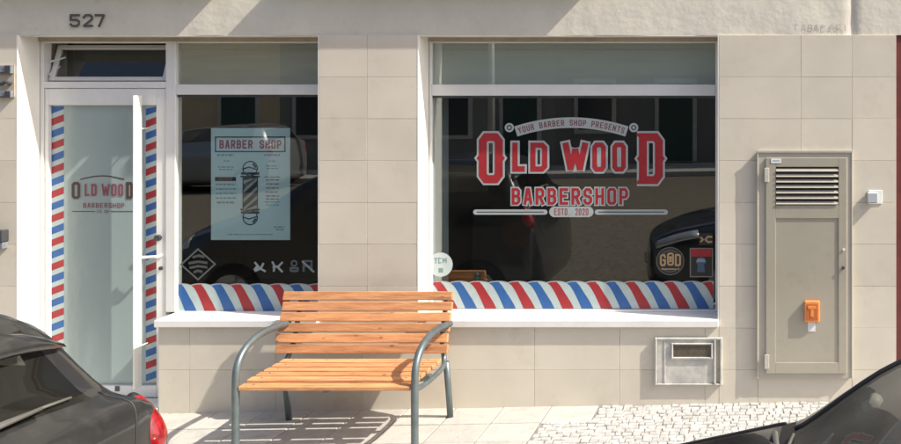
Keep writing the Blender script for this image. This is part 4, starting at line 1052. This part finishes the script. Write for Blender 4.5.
# -- cars across the street, seen only in the glass
def far_car(X, paint, label, st, flip, w):
    r = thing('parked_car', label, 'car', (X, -15.0, gz(X)-.135)); r.rotation_euler = (0, -slope, 0)
    build_car(r, st, .08, .08, [('rear_window', M['rearglass'], 3.9, 5.0, 5.45, 7.0, 'join', 0), ('side_window', M['carglass'], 6.3, 8.6, 4.3, 4.9, True, 0),
     ('windscreen', M['carglass'], 9.0, 10.0, 5.2, 7.0, 'join', 0), ('tail_light', M['tail'], 1.75, 3.0, 3.55, 4.5, True, .012), ('headlight', M['headlamp'], 11.8, 12.8, 3.6, 4.6, True, .008)], paint, flip, w, NS=4, NR=3)
far_car(-12.2, M['paintS'], 'silver car mirrored at the top of the narrow window', hb, -1, [(.62, 1, .31), (.62, -1, .31), (3.2, 1, .31), (3.2, -1, .31)])
far_car(3.4, M['paintB'], 'dark blue car across the street, beyond the black car', hb, -1, [(.62, 1, .31), (.62, -1, .31), (3.2, 1, .31), (3.2, -1, .31)])

# ------------------------------------------------------------------ houses across the street (mirrored in the windows)
def house(x0, x1, h, m, label, arch=False):
    cx_ = (x0+x1)/2; g = gz(cx_)
    t = thing('terraced_house', label, 'house', (cx_, -19.4, g))
    bm = bmesh.new(); box(bm, x0, x1, -27, -18.62, g-.4, h); put(obj('wall', bm, m, None), t)
    bm = bmesh.new(); vs = [bm.verts.new(p) for p in ((x0, -18.4, h), (x1, -18.4, h), (x1, -27.2, h), (x0, -27.2, h), (x0, -22.8, h+1.8), (x1, -22.8, h+1.8))]
    for q in ((0,1,5,4), (2,3,4,5), (0,4,3), (1,2,5), (0,3,2,1)): bm.faces.new([vs[i] for i in q])
    put(obj('roof', bm, M['roof_tile'], None), t)
    n = max(2, int((x1-x0)/2.0)); st = (x1-x0)/n
    for i in range(n):
        c = x0+st*(i+.5)
        for fl in range(int((h-.2)/3.1)):
            zb = g+.0 + fl*3.1; isdoor = fl == 0 and i % 2 == 1
            z0, z1, hw = (zb+.02, zb+2.35, .5) if isdoor else (zb+.95, zb+2.35, .5)
            bm = bmesh.new(); box(bm, c-hw-.12, c+hw+.12, -18.62, -18.56, z0-.1 if not isdoor else z0, z1+.14); fr = put(obj('door' if isdoor else 'window', bm, M['stone_trim'], None), t)
            bm = bmesh.new(); box(bm, c-hw, c+hw, -18.559, -18.545, z0+.02, z1); q = obj('leaf' if isdoor else 'pane', bm, M['shutter'] if isdoor else M['far_glass'], None); q.parent = fr
house(-34, -24.2, 6.6, M['facadeB'], 'grey two storey house across the street, farthest to the left')
house(-24.2, -14.6, 6.4, M['facadeA'], 'ochre two storey house across the street with stone window surrounds')
house(-14.6, -6.4, 6.8, M['facadeB'], 'grey two storey house across the street opposite the bench')
house(-6.4, 3.2, 6.5, M['facadeC'], 'off white house across the street opposite the cabinet')
house(3.2, 14, 6.9, M['facadeB'], 'grey house across the street, farthest to the right')
lp = thing('street_lamp', 'thin grey street lamp post on the far pavement, mirrored in the wide window', 'street lamp', (-7.6, -16.5, gz(-7.6)))
bm = bmesh.new(); tube(bm, [(-7.6,-16.5,gz(-7.6)),(-7.6,-16.5,6.2)], [.10,.08], 12); put(obj('post', bm, M['pole'], None, True), lp)
bm = bmesh.new(); tube(bm, smooth_path([(-7.6,-16.5,6.2),(-7.6,-16.3,6.6),(-7.6,-15.7,6.8)]), .03, 8); put(obj('arm', bm, M['pole'], None, True), lp)
bm = bmesh.new(); box(bm, -7.7, -7.5, -15.75, -15.2, 6.72, 6.83, bev=.03); put(obj('lantern', bm, M['lamp_grey'], None), lp)
